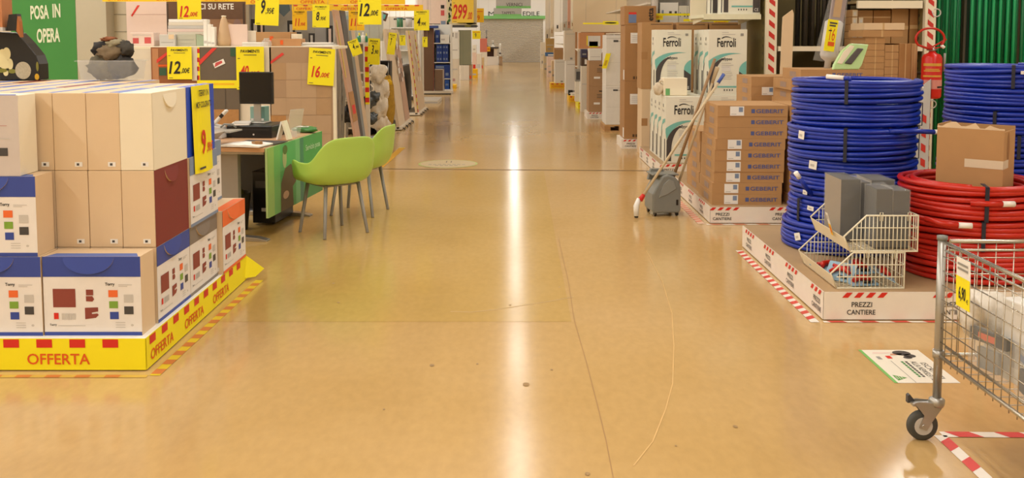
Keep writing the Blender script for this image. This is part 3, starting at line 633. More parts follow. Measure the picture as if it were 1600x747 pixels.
# ================================================================ LEFT FOREGROUND: stack of Torry boxes
ZT = .16
PT = pallet('white deck with a yellow OFFERTA skirt under the stacked Torry boxes', -3.42, -1.755, 4.345, 6.03, ZT, '+x', 'o', first=.16+.47, top=M('white_deck', (240,236,228), .5), name='pallet_stand')
k = MB(); k.poly([(-1.753,5.98,.158),(-1.753,6.035,.158),(-1.66,6.12,.05),(-1.70,6.05,.012),(-1.753,5.98,.02)], yel); o = k.build('skirt_flap'); o.parent = PT; o.location = -PT.location
TT, TW, TH_ = .163, .47, .386
def torry(kind, band=None, bodym=None):
    body = bodym or kraftp; mb = MB(); mb.box(-TT/2, TT/2, -TW/2, TW/2, 0, TH_, body)
    fr = Fr((TT/2, -TW/2, 0), (0,1,0), (0,0,1)); U, V = TW, TH_
    def r(u0,v0,u1,v1,m,e=.0028): mb.rect(fr, u0*U, v0*V, u1*U, v1*V, m, e)
    if kind == 'print':
        r(0,0,1,1,M('torry_white_face', (236,232,228), .45),.0014); r(0,.745,1,1,band); r(0,0,1,.045,band)
        r(.096,.358,.327,.593,brown); r(.436,.51,.51,.583,brown)
        mb.shape(fr, [(.434*U,.435*V),(.5*U,.43*V),(.518*U,.46*V),(.5*U,.5*V),(.434*U,.5*V)], brown, .0028)
        mb.shape(fr, [(.42*U,.207*V),(.53*U,.225*V),(.56*U,.262*V),(.545*U,.28*V),(.49*U,.272*V),(.49*U,.292*V),(.555*U,.305*V),(.555*U,.358*V),(.42*U,.352*V)], brown, .0028)
        r(.665,.487,.76,.576,orange); r(.67,.346,.76,.435,lime); r(.675,.207,.765,.3,tblue); r(.823,.42,.917,.52,lgrey); r(.823,.27,.917,.37,dgrey)
        r(.1,.207,.148,.287,red)
        for j in range(4): r(.18+j*.037,.2,.209+j*.037,.28,lgrey)
        mb.txt(fr, 'Torry', .633*U, .622*V, .732*U, .672*V, blk, bold=.03); mb.txt(fr, 'Torry', .054*U, .116*V, .127*U, .15*V, blk, bold=.02)
        for u0, v0, u1 in ((.77,.64,.91),(.77,.62,.86),(.14,.12,.42),(.73,.13,.83),(.73,.16,.83),(.73,.10,.83)): r(u0, v0, u1, v0+.008, lgrey)
        mb.disc(fr, .90*U, .13*V, .015*U, .015*V, lgrey)
    elif kind == 'plain': r(0,0,1,1,band,.0014)
    elif kind == 'swatch':
        r(0,0,1,1,M('pale_grey_face', (206,196,190), .5),.0014); r(.02,.25,.3,.255,dgrey)
        r(.74,.25,.88,.35,dgrey); r(.5,.46,.9,.47,lgrey); r(.5,.62,.88,.63,M('pink_line', (190,150,146), .5)); r(.2,.2,.5,.5,brown)
    # cut hand hole half moon and a shipping sticker
    if kind in ('plain', 'print'):                                   # a half moon flap hinged at its top edge, standing a little proud
        cu, cv, ru, rv = (.5, .965, .20, .19) if kind == 'plain' else (.47, .985, .26, .20)
        arc = [math.radians(180+180*i/18) for i in range(19)]; base = .0016 if kind == 'plain' else .003
        tip = [fr.p((cu+ru*math.cos(a))*U, (cv+rv*math.sin(a))*V, base+.012*-math.sin(a)) for a in arc]; wall = [fr.p((cu+ru*math.cos(a))*U, (cv+rv*math.sin(a))*V, base-.001) for a in arc]
        mb.poly(tip, band)
        for a_ in range(18): mb.poly([wall[a_], wall[a_+1], tip[a_+1], tip[a_]], body)
    ef = Fr((-TT/2, -TW/2, 0), (1,0,0), (0,0,1)); mb.rect(ef, .62*TT, .05*TH_, .85*TT, .11*TH_, paper); mb.rect(ef, .68*TT, .065*TH_, .76*TT, .095*TH_, dgrey, .003)
    if kind == 'swatch':
        for u, v in ((.4,.7),(.3,.46),(.75,.42),(.35,.22)): mb.rect(ef, u*TT, v*TH_, (u+.08)*TT, (v+.05)*TH_, grey)
    # folded lid flap along the top edge
    fl = band if (kind != 'swatch' and band) else tblue
    return mb, fl
def _srgb(m):
    c = m.node_tree.nodes['Mix'].inputs[6].default_value
    return [min(1, (12.92*v if v <= .0031308 else 1.055*v**(1/2.4)-.055)*1.02) for v in c[:3]]
_tp = {}
def tbox(key, label, x, y, z, rz=0.0, group='toilet seat boxes'):
    spec = {'blue': ('print', tblue), 'steel': ('print', steelb), 'grey': ('print', M('taupe_grey_print', (130,120,112), .5)), 'orange': ('print', orange),
            'white': ('plain', M('ivory_face', (244,234,208), .55, var=.01)), 'burg': ('plain', burg), 'royal': ('plain', M('royal_blue_print', (34,76,196), .45, var=.02)), 'swatch': ('swatch', None),
            'kraft': ('kraft', None), 'kblue': ('kraft', None), 'kred': ('kraft', None)}[key]
    if key not in _tp:
        mb, fl = torry(spec[0], spec[1], cream if key in ('swatch','white') else None); o = mb.build('carton', bevel=.003)
        lf = M('flap_blue', (88,114,186), .5) if key in ('kraft','kblue','blue') else (burg if key == 'kred' else fl)
        k = MB(); w_ = .035 if key == 'kraft' else .06
        if key not in ('white','burg'): k.prism(Fr((TT/2-.001,-TW/2+.01,TH_),(-1,0,.02),(0,1,0)), [(0,0),(w_,.03),(w_,TW-.05),(0,TW-.02)], -.003, lf); k.build('lid_flap', o)
        _tp[key] = o
    else:
        s_ = _tp[key]; o = s_.copy(); COL.objects.link(o)
        for ch in list(s_.children): c = ch.copy(); COL.objects.link(c); c.parent = o
    o.location = (x,y,z); o.rotation_euler = (0,0,rz); tag(o, label, 'box', group); return o
X0, ST = -1.78, .1655; RY = [4.575, 5.05, 5.525]; Z = [ZT+.0005+k_*(TH_+.0015) for k_ in range(3)]
cxs = [X0-TT/2-ST*i for i in range(10)]; cys = [y+TW/2 for y in RY]
# front row facing the viewer
tbox('blue', 'blue banded Torry box facing the viewer at the front corner of the yellow skirted pallet', X0-TW/2-.005, 4.47, Z[0], -math.pi/2)
tbox('blue', 'blue banded Torry box cut by the left photo edge, on the pallet deck', X0-TW*1.5-.012, 4.465, Z[0], -math.pi/2)
tbox('blue', 'blue banded Torry box in the middle layer at the left photo edge', X0-TW*1.5-.025, 4.47, Z[1], -math.pi/2)
tbox('swatch', 'cream box with a grey swatch face, top layer at the left photo edge', X0-TW*1.5-.095, 4.475, Z[2], -math.pi/2)
side = {(0,0,0):('blue','blue grey banded Torry box facing the aisle, nearest in the bottom layer'), (1,0,0):('grey','taupe grey banded Torry box facing the aisle in the bottom layer'),
        (2,0,0):('orange','orange banded Torry box facing the aisle at the far end of the bottom layer'),
        (0,0,1):('burg','burgundy sided box facing the aisle in the middle layer'), (1,0,1):('steel','pale blue banded Torry box behind the burgundy box in the middle layer'),
        (2,1,1):('steel','pale blue banded Torry box set back at the far end of the middle layer'),
        (0,0,2):('white','plain ivory box with a half moon hand hole on the top front corner'), (1,0,2):('royal','royal blue sided box in the top layer behind the yellow price sheet')}
pos_ = ['second','third','fourth','fifth','sixth','seventh','eighth','ninth','tenth']
for r_ in range(3):
    for c_ in range(10):
        for l_ in range(3):
            if (r_,c_,l_) in side:
                k_, lb = side[(r_,c_,l_)]; x = cxs[c_] + (.03 if k_ == 'orange' else 0) + (.05 if (r_,c_,l_) == (2,1,1) else 0)
                if k_ == 'steel' and r_ == 1: x += .01
                tbox(k_, lb, x, cys[r_] + (.01 if k_ == 'orange' else 0), Z[l_]); continue
            if r_ == 2 and c_ < (3 if l_ == 2 else 1): continue
            if l_ < 2 and not (r_ == 0 and c_ < 4):
                tbox('kraft', 'kraft box buried inside the Torry stack', cxs[c_] - (.0), cys[r_], Z[l_]); continue
            key = 'kred' if (r_,c_) in ((1,4),(2,7)) else 'kblue' if (c_+r_) % 3 == 1 else 'kraft'
            row = ('front','middle','rear')[r_]; lay = ('bottom','middle','top')[l_]
            tbox(key, f'kraft box end on in the {lay} layer, {row} row, {pos_[c_-1] if c_ else "first"} in from the aisle', cxs[c_]+rnd.uniform(-.001,.001), cys[r_]+(rnd.uniform(-.004,.004) if l_ else 0), Z[l_], rnd.uniform(-.006,.006))
# yellow price sheet hanging on the blue box
o = thing('price_sheet', 'tall yellow price sheet reading 9,90 hanging on the royal blue box', 'sign', (-1.772, 5.115, .835))
fr = Fr((0,0,0), (.012,.33,-.0), (.0,-.0,.49)); k = MB(); W_, H_ = .275, .49
N_ = 8
for i in range(N_):
    u0, u1 = W_*i/N_, W_*(i+1)/N_; bow = lambda u: .018*math.sin(math.pi*u/W_)
    k.poly([fr.p(u0,0,bow(u0)+.012), fr.p(u1,0,bow(u1)+.012), fr.p(u1,H_,bow(u1)*.4), fr.p(u0,H_,bow(u0)*.4)], yel)
fr2 = Fr(fr.p(0,0,.028), fr.u, fr.v*H_ - fr.n*.014)
k.txt(fr2, 'TERRY IN', .07, .43, .22, .465, blk, .002, .2, .02); k.txt(fr2, 'MDF COLORATO', .02, .365, .255, .40, blk, .002, .2, .02)
k.txt(fr2, '9', .08, .10, .14, .24, red, .002, .1, .02); k.txt(fr2, ',90€', .15, .10, .245, .165, red, .002, .1, .02)
k.rect(fr2, .03, .02, .12, .032, dgrey, .002); k.build('sheet', o)
k = MB(); k.box(-.012,.004,.10,.13,.475,.50,clear); k.box(-.012,.004,.22,.25,.47,.50,clear); k.build('clip', o)
# things on top of the stack
ztop = Z[2]+TH_+.005
o = thing('storage_bin', 'clear plastic storage bin standing on the rear of the Torry stack', 'container', (-2.53, 5.88, ztop))
k = MB(); w_, d_, h_ = .165, .11, .125
pr = lambda s_, z: [(-w_*s_,-d_*s_,z),(w_*s_,-d_*s_,z),(w_*s_,d_*s_,z),(-w_*s_,d_*s_,z)]
n = k.add(pr(.93,0)+pr(1.04,h_)+pr(1.12,h_)+pr(1.12,h_-.008))
for a in range(4):
    b = (a+1) % 4; k.face([n+a,n+b,n+4+b,n+4+a], clear); k.face([n+4+a,n+4+b,n+8+b,n+8+a], film); k.face([n+8+a,n+8+b,n+12+b,n+12+a], film)
k.face([n+3,n+2,n+1,n], clear); k.build('bin_body', o)
cloths = [((94,88,70),-.05,0,.075,.10,.08,.075),((60,58,56),.05,.0,.08,.085,.08,.075),((120,102,76),.0,-.02,.16,.09,.06,.05),((48,46,44),-.06,.01,.19,.07,.06,.045),((150,140,110),.03,.0,.22,.06,.05,.03),((70,66,58),.08,.0,.19,.06,.06,.05),((140,84,50),-.02,.01,.25,.05,.03,.016)]
for j, (c, x, y, z, rx, ry, rz_) in enumerate(cloths):
    o = MB().blob((0,0,0), rx, ry, rz_, M(f'bundled_cloth_tone_{j}', c, .9, var=.35, scale=40, bump=.4), j, .2, rough=.16).build('folded_cloth', loc=(-2.53+x,5.88+y,ztop+z+.006))
    tag(o, ['olive cloth at the lower left inside the clear bin','charcoal cloth at the lower right inside the clear bin','tan patterned cloth heaped in the middle of the clear bin','black cloth on the upper left of the clear bin heap','pale patterned cloth near the top of the clear bin heap','dark olive cloth on the right of the clear bin heap','rust cloth topping the clear bin heap'][j], 'cloth', 'clothes in the clear bin')
o = thing('floral_box', 'black rounded box printed with white flowers on the left end of the stack', 'box', (-3.275, 5.85, ztop))
k = MB(); fr = Fr((-.04,0,0),(1,0,0),(0,0,1)); out = [(0,0),(.335,0),(.335,.10),(.318,.155),(.26,.23),(.20,.295),(.10,.302),(0,.302)]
k.prism(fr, out, .12, blackp)
pet = M('flower_print_cream', (226,214,160), .5, var=.1); leaf = M('leaf_print_olive', (126,124,44), .5, var=.2); hyd = M('flower_print_grey', (186,176,150), .5, var=.25, scale=90)
for cx_, cy_, rx_, ry_, m_ in ((.11,.15,.03,.045,pet),(.135,.165,.025,.04,pet),(.09,.125,.022,.045,pet),(.155,.10,.018,.035,pet),(.12,.10,.035,.03,pet),(.09,.06,.045,.014,leaf),(.14,.115,.012,.045,leaf),(.165,.055,.025,.014,leaf),(.125,.045,.016,.02,pet),(.235,.06,.05,.055,hyd),(.32,.02,.014,.02,M('flower_print_gold', (214,170,30), .5)),(.325,.085,.008,.03,leaf)):
    k.disc(fr, cx_, cy_, rx_, ry_, m_, e=.002+.0003*rx_*100)
k.rect(fr, .01, .05, .05, .09, lgrey, .002); k.rect(fr, .015, .12, .045, .125, grey, .002); k.build('lid', o, bevel=.004)
o = MB().box(-.09,.09,-.06,.06,0,.20,M('tan_seat_box', (186,120,74), .5)).build('carton', loc=(-3.225,5.79,ztop+.308)); tag(o, 'tan carton standing on the black floral box at the left photo edge', 'box')
MB().box(-.092,.092,-.062,.062,0,.022,lgrey).build('silver_band', o)
o = thing('box_clamp', 'small black and tan folded display clip beside the tan carton', 'clip', (-3.105,5.79,ztop+.308)); k = MB(); k.prism(Fr((-.02,-.04,0),(1,0,0),(0,0,1)), [(0,0),(.055,0),(.085,-.03),(.075,.06),(.07,.105),(.02,.10)], .05, blackp); k.build('bracket', o)
k = MB(); k.prism(Fr((.045,-.043,-.04),(1,0,0),(0,0,1)), [(0,.04),(.022,-.0),(.018,.10),(.01,.13)], .04, M('rust_edge', (170,100,40), .5)); k.build('tan_edge', o)
# ================================================================ DESK
o = desk = thing('service_desk', 'beech topped service desk with a green front panel beside the green chairs', 'desk', (-1.915, 7.13, 0), math.radians(-6.4))
k = MB(); k.box(-.82,0,0,1.36,.705,.74,wood); k.build('desktop', o, bevel=.004)
for yy in (.13, 1.16):
    k = MB(); k.box(-.42,-.26,yy-.03,yy+.03,.03,.68,M('desk_leg_grey', (158,152,144), .4)); k.box(-.78,-.04,yy-.04,yy+.04,.675,.705,alu)
    k.prism(Fr((-.80,yy-.04,0),(1,0,0),(0,0,1)), [(0,0),(.80,0),(.80,.012),(.72,.03),(.52,.042),(.28,.042),(.08,.03),(0,.012)], -.08, alu); k.build('leg', o, bevel=.004)
k = MB(); k.box(-.6,-.55,.16,1.13,.60,.68,grey); k.build('stretcher', o)
k = MB(); k.box(.004,.022,.0,1.345,.19,.735,M('panel_green_edge', (168,196,128), .5)); fr = Fr((.022,0,.19),(0,1,0),(0,0,1)); PW, PH = 1.345, .545
def pr_(u0,v0,u1,v1,c,e=.0015): k.rect(fr, u0*PW, v0*PH, u1*PW, v1*PH, M('panel_print_%d_%d_%d' % c, c, .4, var=.06, scale=5), e)
pr_(0,0,1,1,(76,160,92)); pr_(0,0,.10,1,(150,190,104),.0018); pr_(.10,0,.2,1,(112,180,104),.0018); pr_(.55,0,.62,1,(70,132,110),.0018); pr_(.47,0,.55,1,(118,184,128),.0018); pr_(.2,.6,.47,1,(92,172,110),.0018)
suit = M('panel_suit', (96,80,58), .5, var=.1); k.shape(fr, [(.2*PW,.0),(.42*PW,.0),(.41*PW,.3*PH),(.47*PW,.36*PH),(.46*PW,.52*PH),(.38*PW,.66*PH),(.28*PW,.62*PH),(.21*PW,.42*PH)], suit, .0024)
k.disc(fr, .275*PW, .78*PH, .035*PW, .15*PH, M('panel_skin', (178,176,130), .5), e=.0028); k.disc(fr, .285*PW, .90*PH, .04*PW, .07*PH, M('panel_hair', (92,108,62), .5), e=.0031)
k.disc(fr, .29*PW, .22*PH, .05*PW, .06*PH, M('panel_hand', (196,160,130), .5), e=.003)
k.txt(fr, 'Servizio posa', .66*PW, .74*PH, .95*PW, .86*PH, M('panel_lettering', (206,226,200), .5), bold=.01)
for j, (a, b) in enumerate(((.68,.78),(.68,.84),(.68,.75))): k.rect(fr, a*PW, (.44-.12*j)*PH, b*PW, (.48-.12*j)*PH, MATS['panel_lettering'], .003)
k.build('front_panel', o)
o = MB().box(-.1,.1,-.22,.22,.02,.46,blackp).build('computer_tower', loc=(-2.08,8.0,0), rz=math.radians(-6.4), bevel=.006); tag(o, 'black computer tower standing on the floor under the service desk', 'computer')
k = MB(); k.rect(Fr((-.1,-.22,.02),(1,0,0),(0,0,1)), .03,.30,.17,.36, dgrey); k.rect(Fr((-.1,-.22,.02),(1,0,0),(0,0,1)), .08,.1,.12,.13, lgrey); k.build('front_panel', o)
o = MB().lathe([(.10,0),(.13,.30),(.135,.31),(.125,.31),(.095,.012)], (0,0,0), M('dark_bin_plastic', (34,32,30), .5), 20).build('waste_bin', loc=(-2.30,7.62,.0)); tag(o, 'dark waste bin on the floor under the service desk', 'bin'); MB().blob((0,0,.24), .09,.09,.12, M('bin_liner_olive', (96,98,40), .5), 8, .2, rough=.1).build('bin_liner', o)
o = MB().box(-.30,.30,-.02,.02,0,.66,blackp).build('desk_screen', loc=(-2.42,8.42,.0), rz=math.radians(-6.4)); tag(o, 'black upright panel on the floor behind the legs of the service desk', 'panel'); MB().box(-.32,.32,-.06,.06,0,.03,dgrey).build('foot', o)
dz = .741; rz0 = math.radians(-6.4)
def dk(x, y, z=0.0): v = Matrix.Rotation(rz0, 4, 'Z') @ Vector((x, y, 0)); return (v.x-1.915, v.y+7.13, dz+z)
# printer / cash drawer block and monitor
o = MB().box(-.20,.20,-.20,.20,0,.105,blackp).build('document_scanner', loc=dk(-.39,.86), rz=rz0, bevel=.008); tag(o, 'low black desktop unit under the monitor on the desk', 'computer')
k = MB(); k.disc(Fr((-.2,-.2,0),(1,0,0),(0,0,1)), .24,.03,.008,.008, lgrey, e=.003); k.rect(Fr((-.2,-.2,0),(1,0,0),(0,0,1)), .02,.07,.38,.073, dgrey, .003); k.build('front_slot', o)
o = thing('monitor', 'flat black computer monitor on a silver stand on the desk', 'monitor', dk(-.42,.92,.106), rz0+.02)
k = MB(); k.box(-.15,.15,-.02,.02,.165,.445,blackp); k.build('bezel', o, bevel=.005)
k = MB(); k.rect(Fr((-.138,-.02,.18),(1,0,0),(0,0,1)), 0,0,.276,.255, M('dark_screen', (10,10,10), .25), .0015); k.build('screen', o)
k = MB(); k.box(-.03,.03,0,.02,.012,.24,alu); k.build('stand_neck', o); k = MB(); k.box(-.1,.1,-.09,.08,0,.012,alu); k.build('stand_foot', o, bevel=.004)
for j, (x, c, l_) in enumerate(((-.125,(150,190,180),'pale green folder standing behind the monitor'), (-.07,(206,210,206),'white folder standing behind the monitor'), (-.03,(112,158,150),'teal folder standing behind the monitor'))):
    o = MB().box(-.02,.02,-.11,.0,0,.235,M('folder_%d' % j, c, .5)).build('folder', loc=dk(-.40+x,1.18), rz=rz0, bevel=.003); tag(o, l_, 'folder', 'folders on the desk')
    k = MB(); k.rect(Fr((-.02,-.11,0),(1,0,0),(0,0,1)), .008,.05,.032,.13, paper); k.build('spine_label', o)
o = MB().box(-.075,.075,-.11,.11,0,.012,paper).build('paper_sheaf', loc=dk(-.50,.76,.107), rz=rz0+.3); tag(o, 'loose white papers lying on the black desktop unit', 'paper')
k = MB(); k.box(-.06,.08,-.1,.1,.0122,.02,lgrey); k.build('loose_sheet', o)
o = thing('desk_phone', 'white telephone with its handset raised on the desk beside the monitor', 'phone', dk(-.66,.56), rz0)
k = MB(); k.prism(Fr((-.08,.0,.0),(1,0,0),(0,0,1)), [(0,0),(.15,0),(.13,.10),(.02,.12)], .15, lgrey); k.build('phone_base', o, bevel=.01)
k = MB(); k.bar((-.02,.05,.12),(.10,.05,.24),.05,.022,white); k.build('handset', o, bevel=.006); k = MB(); k.bar((.05,.023,.18),(.075,.023,.205),.004,.03,blackp); k.build('earpiece_hole', o)
o = thing('document_tray', 'grey sloped open laptop like tray at the near left of the desk', 'tray', dk(-.50,.20), rz0)
k = MB(); k.prism(Fr((-.2,-.09,0),(1,0,0),(0,0,1)), [(0,.0),(.22,.0),(.34,.115),(0,.098)], -.26, M('tray_grey', (184,172,156), .4)); k.build('tray_body', o, bevel=.004)
k = MB(); k.prism(Fr((-.2,-.10,.102),(1,0,.03),(0,1,0)), [(0,0),(.38,0),(.4,.2),(.02,.26)], .012, M('tray_lid_grey', (164,160,152), .35)); k.build('tray_lid', o); k = MB(); k.tube([(.02,.1,.125),(.05,.1,.15),(.12,.1,.15),(.15,.1,.125)], .008, greyp, 7); k.build('tray_handle', o)
o = MB().box(-.03,.06,-.03,.03,0,.045,M('navy_tape', (36,44,96), .4)).build('stapler', loc=dk(-.74,.44), rz=rz0, bevel=.01); tag(o, 'small navy stapler behind the sloped grey tray', 'stapler'); k = MB(); k.blob((.0,0,.055), .015,.015,.012, white, 2, .05); k.build('white_cap', o)
o = thing('open_catalogue', 'open white catalogue lying on the desk', 'book', dk(-.16,.34), rz0-.1); k = MB()
for s_ in (-1,1): k.prism(Fr((0,-.13,0),(1,0,0),(0,0,1)), [(0,.008),(0,.022),(s_*.06,.026),(s_*.17,.016),(s_*.17,.006)][::s_], -.24, paper)
k.build('pages', o); k = MB(); k.box(-.175,.178,-.135,.118,0,.006,dgrey); k.build('cover', o)
o = MB().lathe([(.042,0),(.042,.04),(.03,.04),(.03,.002)], (0,0,0), M('brown_tape', (150,104,48), .35), 24).build('tape_roll', loc=dk(-.09,.085)); tag(o, 'brown tape roll lying near the desk front edge', 'tape roll')
MB().lathe([(.030,.0),(.030,.038),(.026,.038),(.026,.001)], (0,0,0), kraft, 20).build('card_core', o)
o = thing('table_tent', 'white folded table tent card on the desk', 'card', dk(-.045,.56), rz0); k = MB(); k.bar((-.05,0,.004),(-.008,0,.155),.012,.09,paper,up=(0,1,0)); k.build('front_leaf', o); k = MB(); k.bar((.045,0,.004),(.0,0,.16),.02,.09,cream,up=(0,1,0)); k.build('back_leaf', o)
o = thing('leaflet_holder', 'clear acrylic leaflet holder standing on the desk', 'holder', dk(-.05,.78), rz0-.5); k = MB(); k.bar((0,0,0),(.06,0,.24),.15,.004,clear,up=(1,0,0)); k.build('back_sheet', o); k = MB(); k.bar((-.02,0,.003),(.05,0,.003),.15,.004,clear,up=(1,0,0)); k.build('foot_sheet', o); k = MB(); k.tube([(.06,-.075,.24),(.06,.075,.24)], .003, film, 5); k.build('top_edge', o)
o = MB().blob((0,0,.028), .11,.07,.03, M('green_leaflet_bag', (74,134,72), .4, var=.3, scale=25), 5, .2).build('leaflet_bag', loc=dk(-.06,1.16), rz=rz0); tag(o, 'green bag of leaflets at the far end of the desk', 'bag'); k = MB(); k.box(-.08,.03,-.05,.03,.052,.056,paper); k.build('leaflet', o)
# ================================================================ CHAIRS
def chair_shell():
    mb = MB(); nu, ns = 64, 16; P = {}
    def rim(ph):
        d_ = abs(ph); top = .605 + .205*math.exp(-(d_/52.0)**5)
        if d_ > 118: t = min(1, (d_-118)/22.0); t = t*t*(3-2*t); top = top*(1-t) + .455*t
        if 96 < d_ < 122: top += .012*math.sin(math.pi*(d_-96)/26)
        return top
    for i in range(nu):
        ph = -180 + 360*i/nu; a = math.radians(ph); rr = rim(ph); dx, dy = math.sin(a), -math.cos(a)
        sq = (abs(dx)**3.2 + abs(dy)**3.2)**(-1/3.2)
        for j in range(ns+1):
            s_ = j/ns
            if s_ < .45: q = s_/.45; r = .215*q; z = .415 + .0*q + .012*q*q
            else:
                q = (s_-.45)/.55; z = .427 + (rr-.427)*q - .02*(1-q)*math.sin(math.pi*min(1,q*2))*.5; r = .215 + .062*min(1, q*2.6)**.6 + .035*q*((rr-.42)/.39)
            P[i,j] = mb.add([(dx*sq*r*1.02, dy*sq*r*.98, z)])
    for i in range(nu):
        i2 = (i+1) % nu
        for j in range(ns):
            if j == 0: mb.face([P[i,0], P[i,1], P[i2,1]], chairg, True)
            else: mb.face([P[i,j], P[i,j+1], P[i2,j+1], P[i2,j]], chairg, True)
    return mb
o = ch = thing('tub_chair', 'lime green tub chair with grey legs nearest the viewer, beside the desk', 'chair', (-1.46, 7.50, 0), math.radians(42), 'green tub chairs')
sh = chair_shell().build('seat_shell', o); so = sh.modifiers.new('thick', 'SOLIDIFY'); so.thickness = .011; so.offset = 1; ss = sh.modifiers.new('sub', 'SUBSURF'); ss.levels = ss.render_levels = 1
legm = M('chair_leg_grey', (146,142,132), .4, .2)
for sx in (-1,1):
    for sy in (-1,1):
        k = MB(); k.tube([(sx*.15,sy*.14,.418),(sx*.198,sy*.195,.01),(sx*.199,sy*.196,0)], [.0165,.0135,.0135], legm, 12); k.build('leg', ch)
k = MB(); k.box(-.15,.15,-.14,.14,.402,.414,legm); k.build('under_frame', ch)
dup(ch, (-1.385, 8.36, 0), math.radians(78), 'lime green tub chair mostly hidden behind the nearer green chair')
# ================================================================ LEFT MIDDLE: tile display partition
def bx(mb, px0, py0, px1, py1, Y, dep, m, mats={}):
    x0, x1, z0, z1 = RC(px0, py0, px1, py1, Y); mb.box(x0, x1, Y, Y+dep, z0, z1, m, mats); return x0, x1, z0, z1
def card(mb, px0, py0, px1, py1, Y, m, e=0.0): # a printed patch in the plane Y (front side)
    x0, x1, z0, z1 = RC(px0, py0, px1, py1, Y-e); mb.poly([(x0,Y-e,z0),(x1,Y-e,z0),(x1,Y-e,z1),(x0,Y-e,z1)], m)
def price(label, px0, py0, px1, py1, Y, big, small, mt=blk, base=yel, hang=True, tilt=0.0, head='PAVIMENTI', bigbox=(.2,.16,.56,.6), low=.0, top=None):
    """a price sign: big figures, small cents, header line; hangs from a thin cord"""
    x0, x1, z0, z1 = RC(px0, py0, px1, py1, Y); W_, H_ = x1-x0, z1-z0
    o = thing('price_sign', label, 'sign', ((x0+x1)/2, Y, z0), rot=(0, tilt, 0))
    k = MB(); fr = Fr((-W_/2, 0, 0), (1,0,0), (0,0,1)); k.prism(fr, [(0,0),(W_,0),(W_,H_),(0,H_)], .004, base)
    e = .003
    if head: k.txt(fr, head, .16*W_, .86*H_, .84*W_, .93*H_, blk, e, .1, .02); k.rect(fr, .28*W_, .80*H_, .74*W_, .815*H_, dgrey, e)
    u0, v0, u1, v1 = bigbox
    k.txt(fr, big, u0*W_, v0*H_, u1*W_, v1*H_, mt, e, .2, .024); k.txt(fr, small, (u1+.01)*W_, v0*H_*.98, min(.93, u1+.38)*W_, (v0+(v1-v0)*.48)*H_, mt, e, .2, .018)
    k.rect(fr, .06*W_, .04*H_, .22*W_, .055*H_, dgrey, e); k.rect(fr, .06*W_, .72*H_, .14*W_, .735*H_, dgrey, e)
    k.build('sign_card', o)
    if hang:
        for s_ in (-.4,.4):
            c_ = MB(); p_ = Vector((s_*W_, .002, H_-.004)); c_.tube([p_, p_ + Matrix.Rotation(-tilt, 3, 'Y') @ Vector((0,0,max(.01,(ZC if top is None else top)-z0-H_)))], .0025, lgrey, 4); c_.build('hanging_cord', o)
    return o
YP = 10.0; zP = A(0,72.5,YP).z
xl, xr = A(196,0,YP).x, A(521.5,0,YP).x
o = thing('tile_counter', 'long pale display counter with tile sample boards on its front behind the desk', 'display', ((xl+xr)/2, YP, 0))
w_ = (xr-xl)/2
k = MB(); k.box(-w_, w_, .0, .10, 0, zP-.03, offw); k.box(-w_, -w_+.04, .1, .78, 0, zP-.03, offw); k.box(w_-.6, w_-.56, .1, .78, 0, zP-.03, offw); k.build('counter_body', o); k = MB(); k.box(-w_, w_, .0, .80, zP-.03, zP, cream); k.build('counter_top', o, bevel=.003)
k = MB(); k.box(w_-.02, w_+.012, -.03, .0, 0, zP, cream); k.build('end_post', o)
tileb = M('tan_tile_board', (172,142,112), .45, var=.07, scale=5); tileb2 = M('light_tan_tile_board', (186,156,124), .45, var=.07, scale=6); osb = M('chipboard_tan', (178,130,78), .7, var=.18, scale=26); greyt = M('grey_brown_tile', (104,92,78), .45, var=.06, scale=20)
rstrip = M('red_strip', (222,60,52), .45)
def pboard(name, label, px0, py0, px1, m, th=.02, extra=None, zlo=0.0):
    x0, x1, z0, z1 = RC(px0, py0, px1, 200, YP-.03); o_ = MB().box(x0, x1, YP-.03, YP-.005, zlo+.001, z1, m).build(name, o)
    o_.location = -Vector(o.location); return o_
# parts of the display: boards
b_ = pboard('tile_board', '', 423, 73.5, 519, tileb); k = MB(); Yb = YP-.032
q = random.Random(9); ys = [98, 125, 153, 180, 209, 236, 262]
for r_ in range(6):
    for c_ in range(4):
        x0_, x1_ = 424+c_*23.5, 424+c_*23.5+22.8
        card(k, x0_, ys[r_]+.4, x1_, ys[r_+1]-.4, Yb, q.choice((tileb2, tileb, tileb2, M('warm_tile', (180,146,108), .45, var=.08))) if r_ < 3 else (osb if q.random() < .35 else tileb2), .001)
x0, x1, z0, z1 = RC(423, 82, 444, 100, Yb); k.poly([(x0,Yb-.003,z0),(x0,Yb-.003,z0+.03),(x1-.02,Yb-.003,z1),(x1,Yb-.003,z1-.02)], rstrip)
k.build('tile_pattern', b_)
b_ = pboard('brown_board', '', 239, 74, 309, M('brown_wood_board', (150,92,52), .5, var=.12, scale=6, stretch=(1,1,8))); k = MB(); card(k, 239, 76, 247, 130, Yb, M('tan_wood_board', (190,134,92), .5), .001)
x0, x1, z0, z1 = RC(245, 77, 271, 99, Yb); k.poly([(x0,Yb-.003,z0),(x0,Yb-.003,z0+.04),(x1-.03,Yb-.003,z1),(x1+.01,Yb-.003,z1)], rstrip)
card(k, 247, 101, 262, 104, Yb, orr, .002); card(k, 249, 106, 260, 118, Yb, M('dark_green_tag', (50,90,66), .5), .002); card(k, 300, 73, 308, 126, Yb, offw, .003); k.build('board_print', b_)
b_ = pboard('grey_tile_board', '', 311, 74, 372, greyt); k = MB(); x0, x1, z0, z1 = RC(311, 75, 339, 103, Yb)
k.poly([(x0,Yb-.003,z0),(x0,Yb-.003,z0+.055),(x1-.05,Yb-.003,z1),(x1,Yb-.003,z1)], rstrip); card(k, 308, 74, 311.5, 128, Yb, yel, .002)
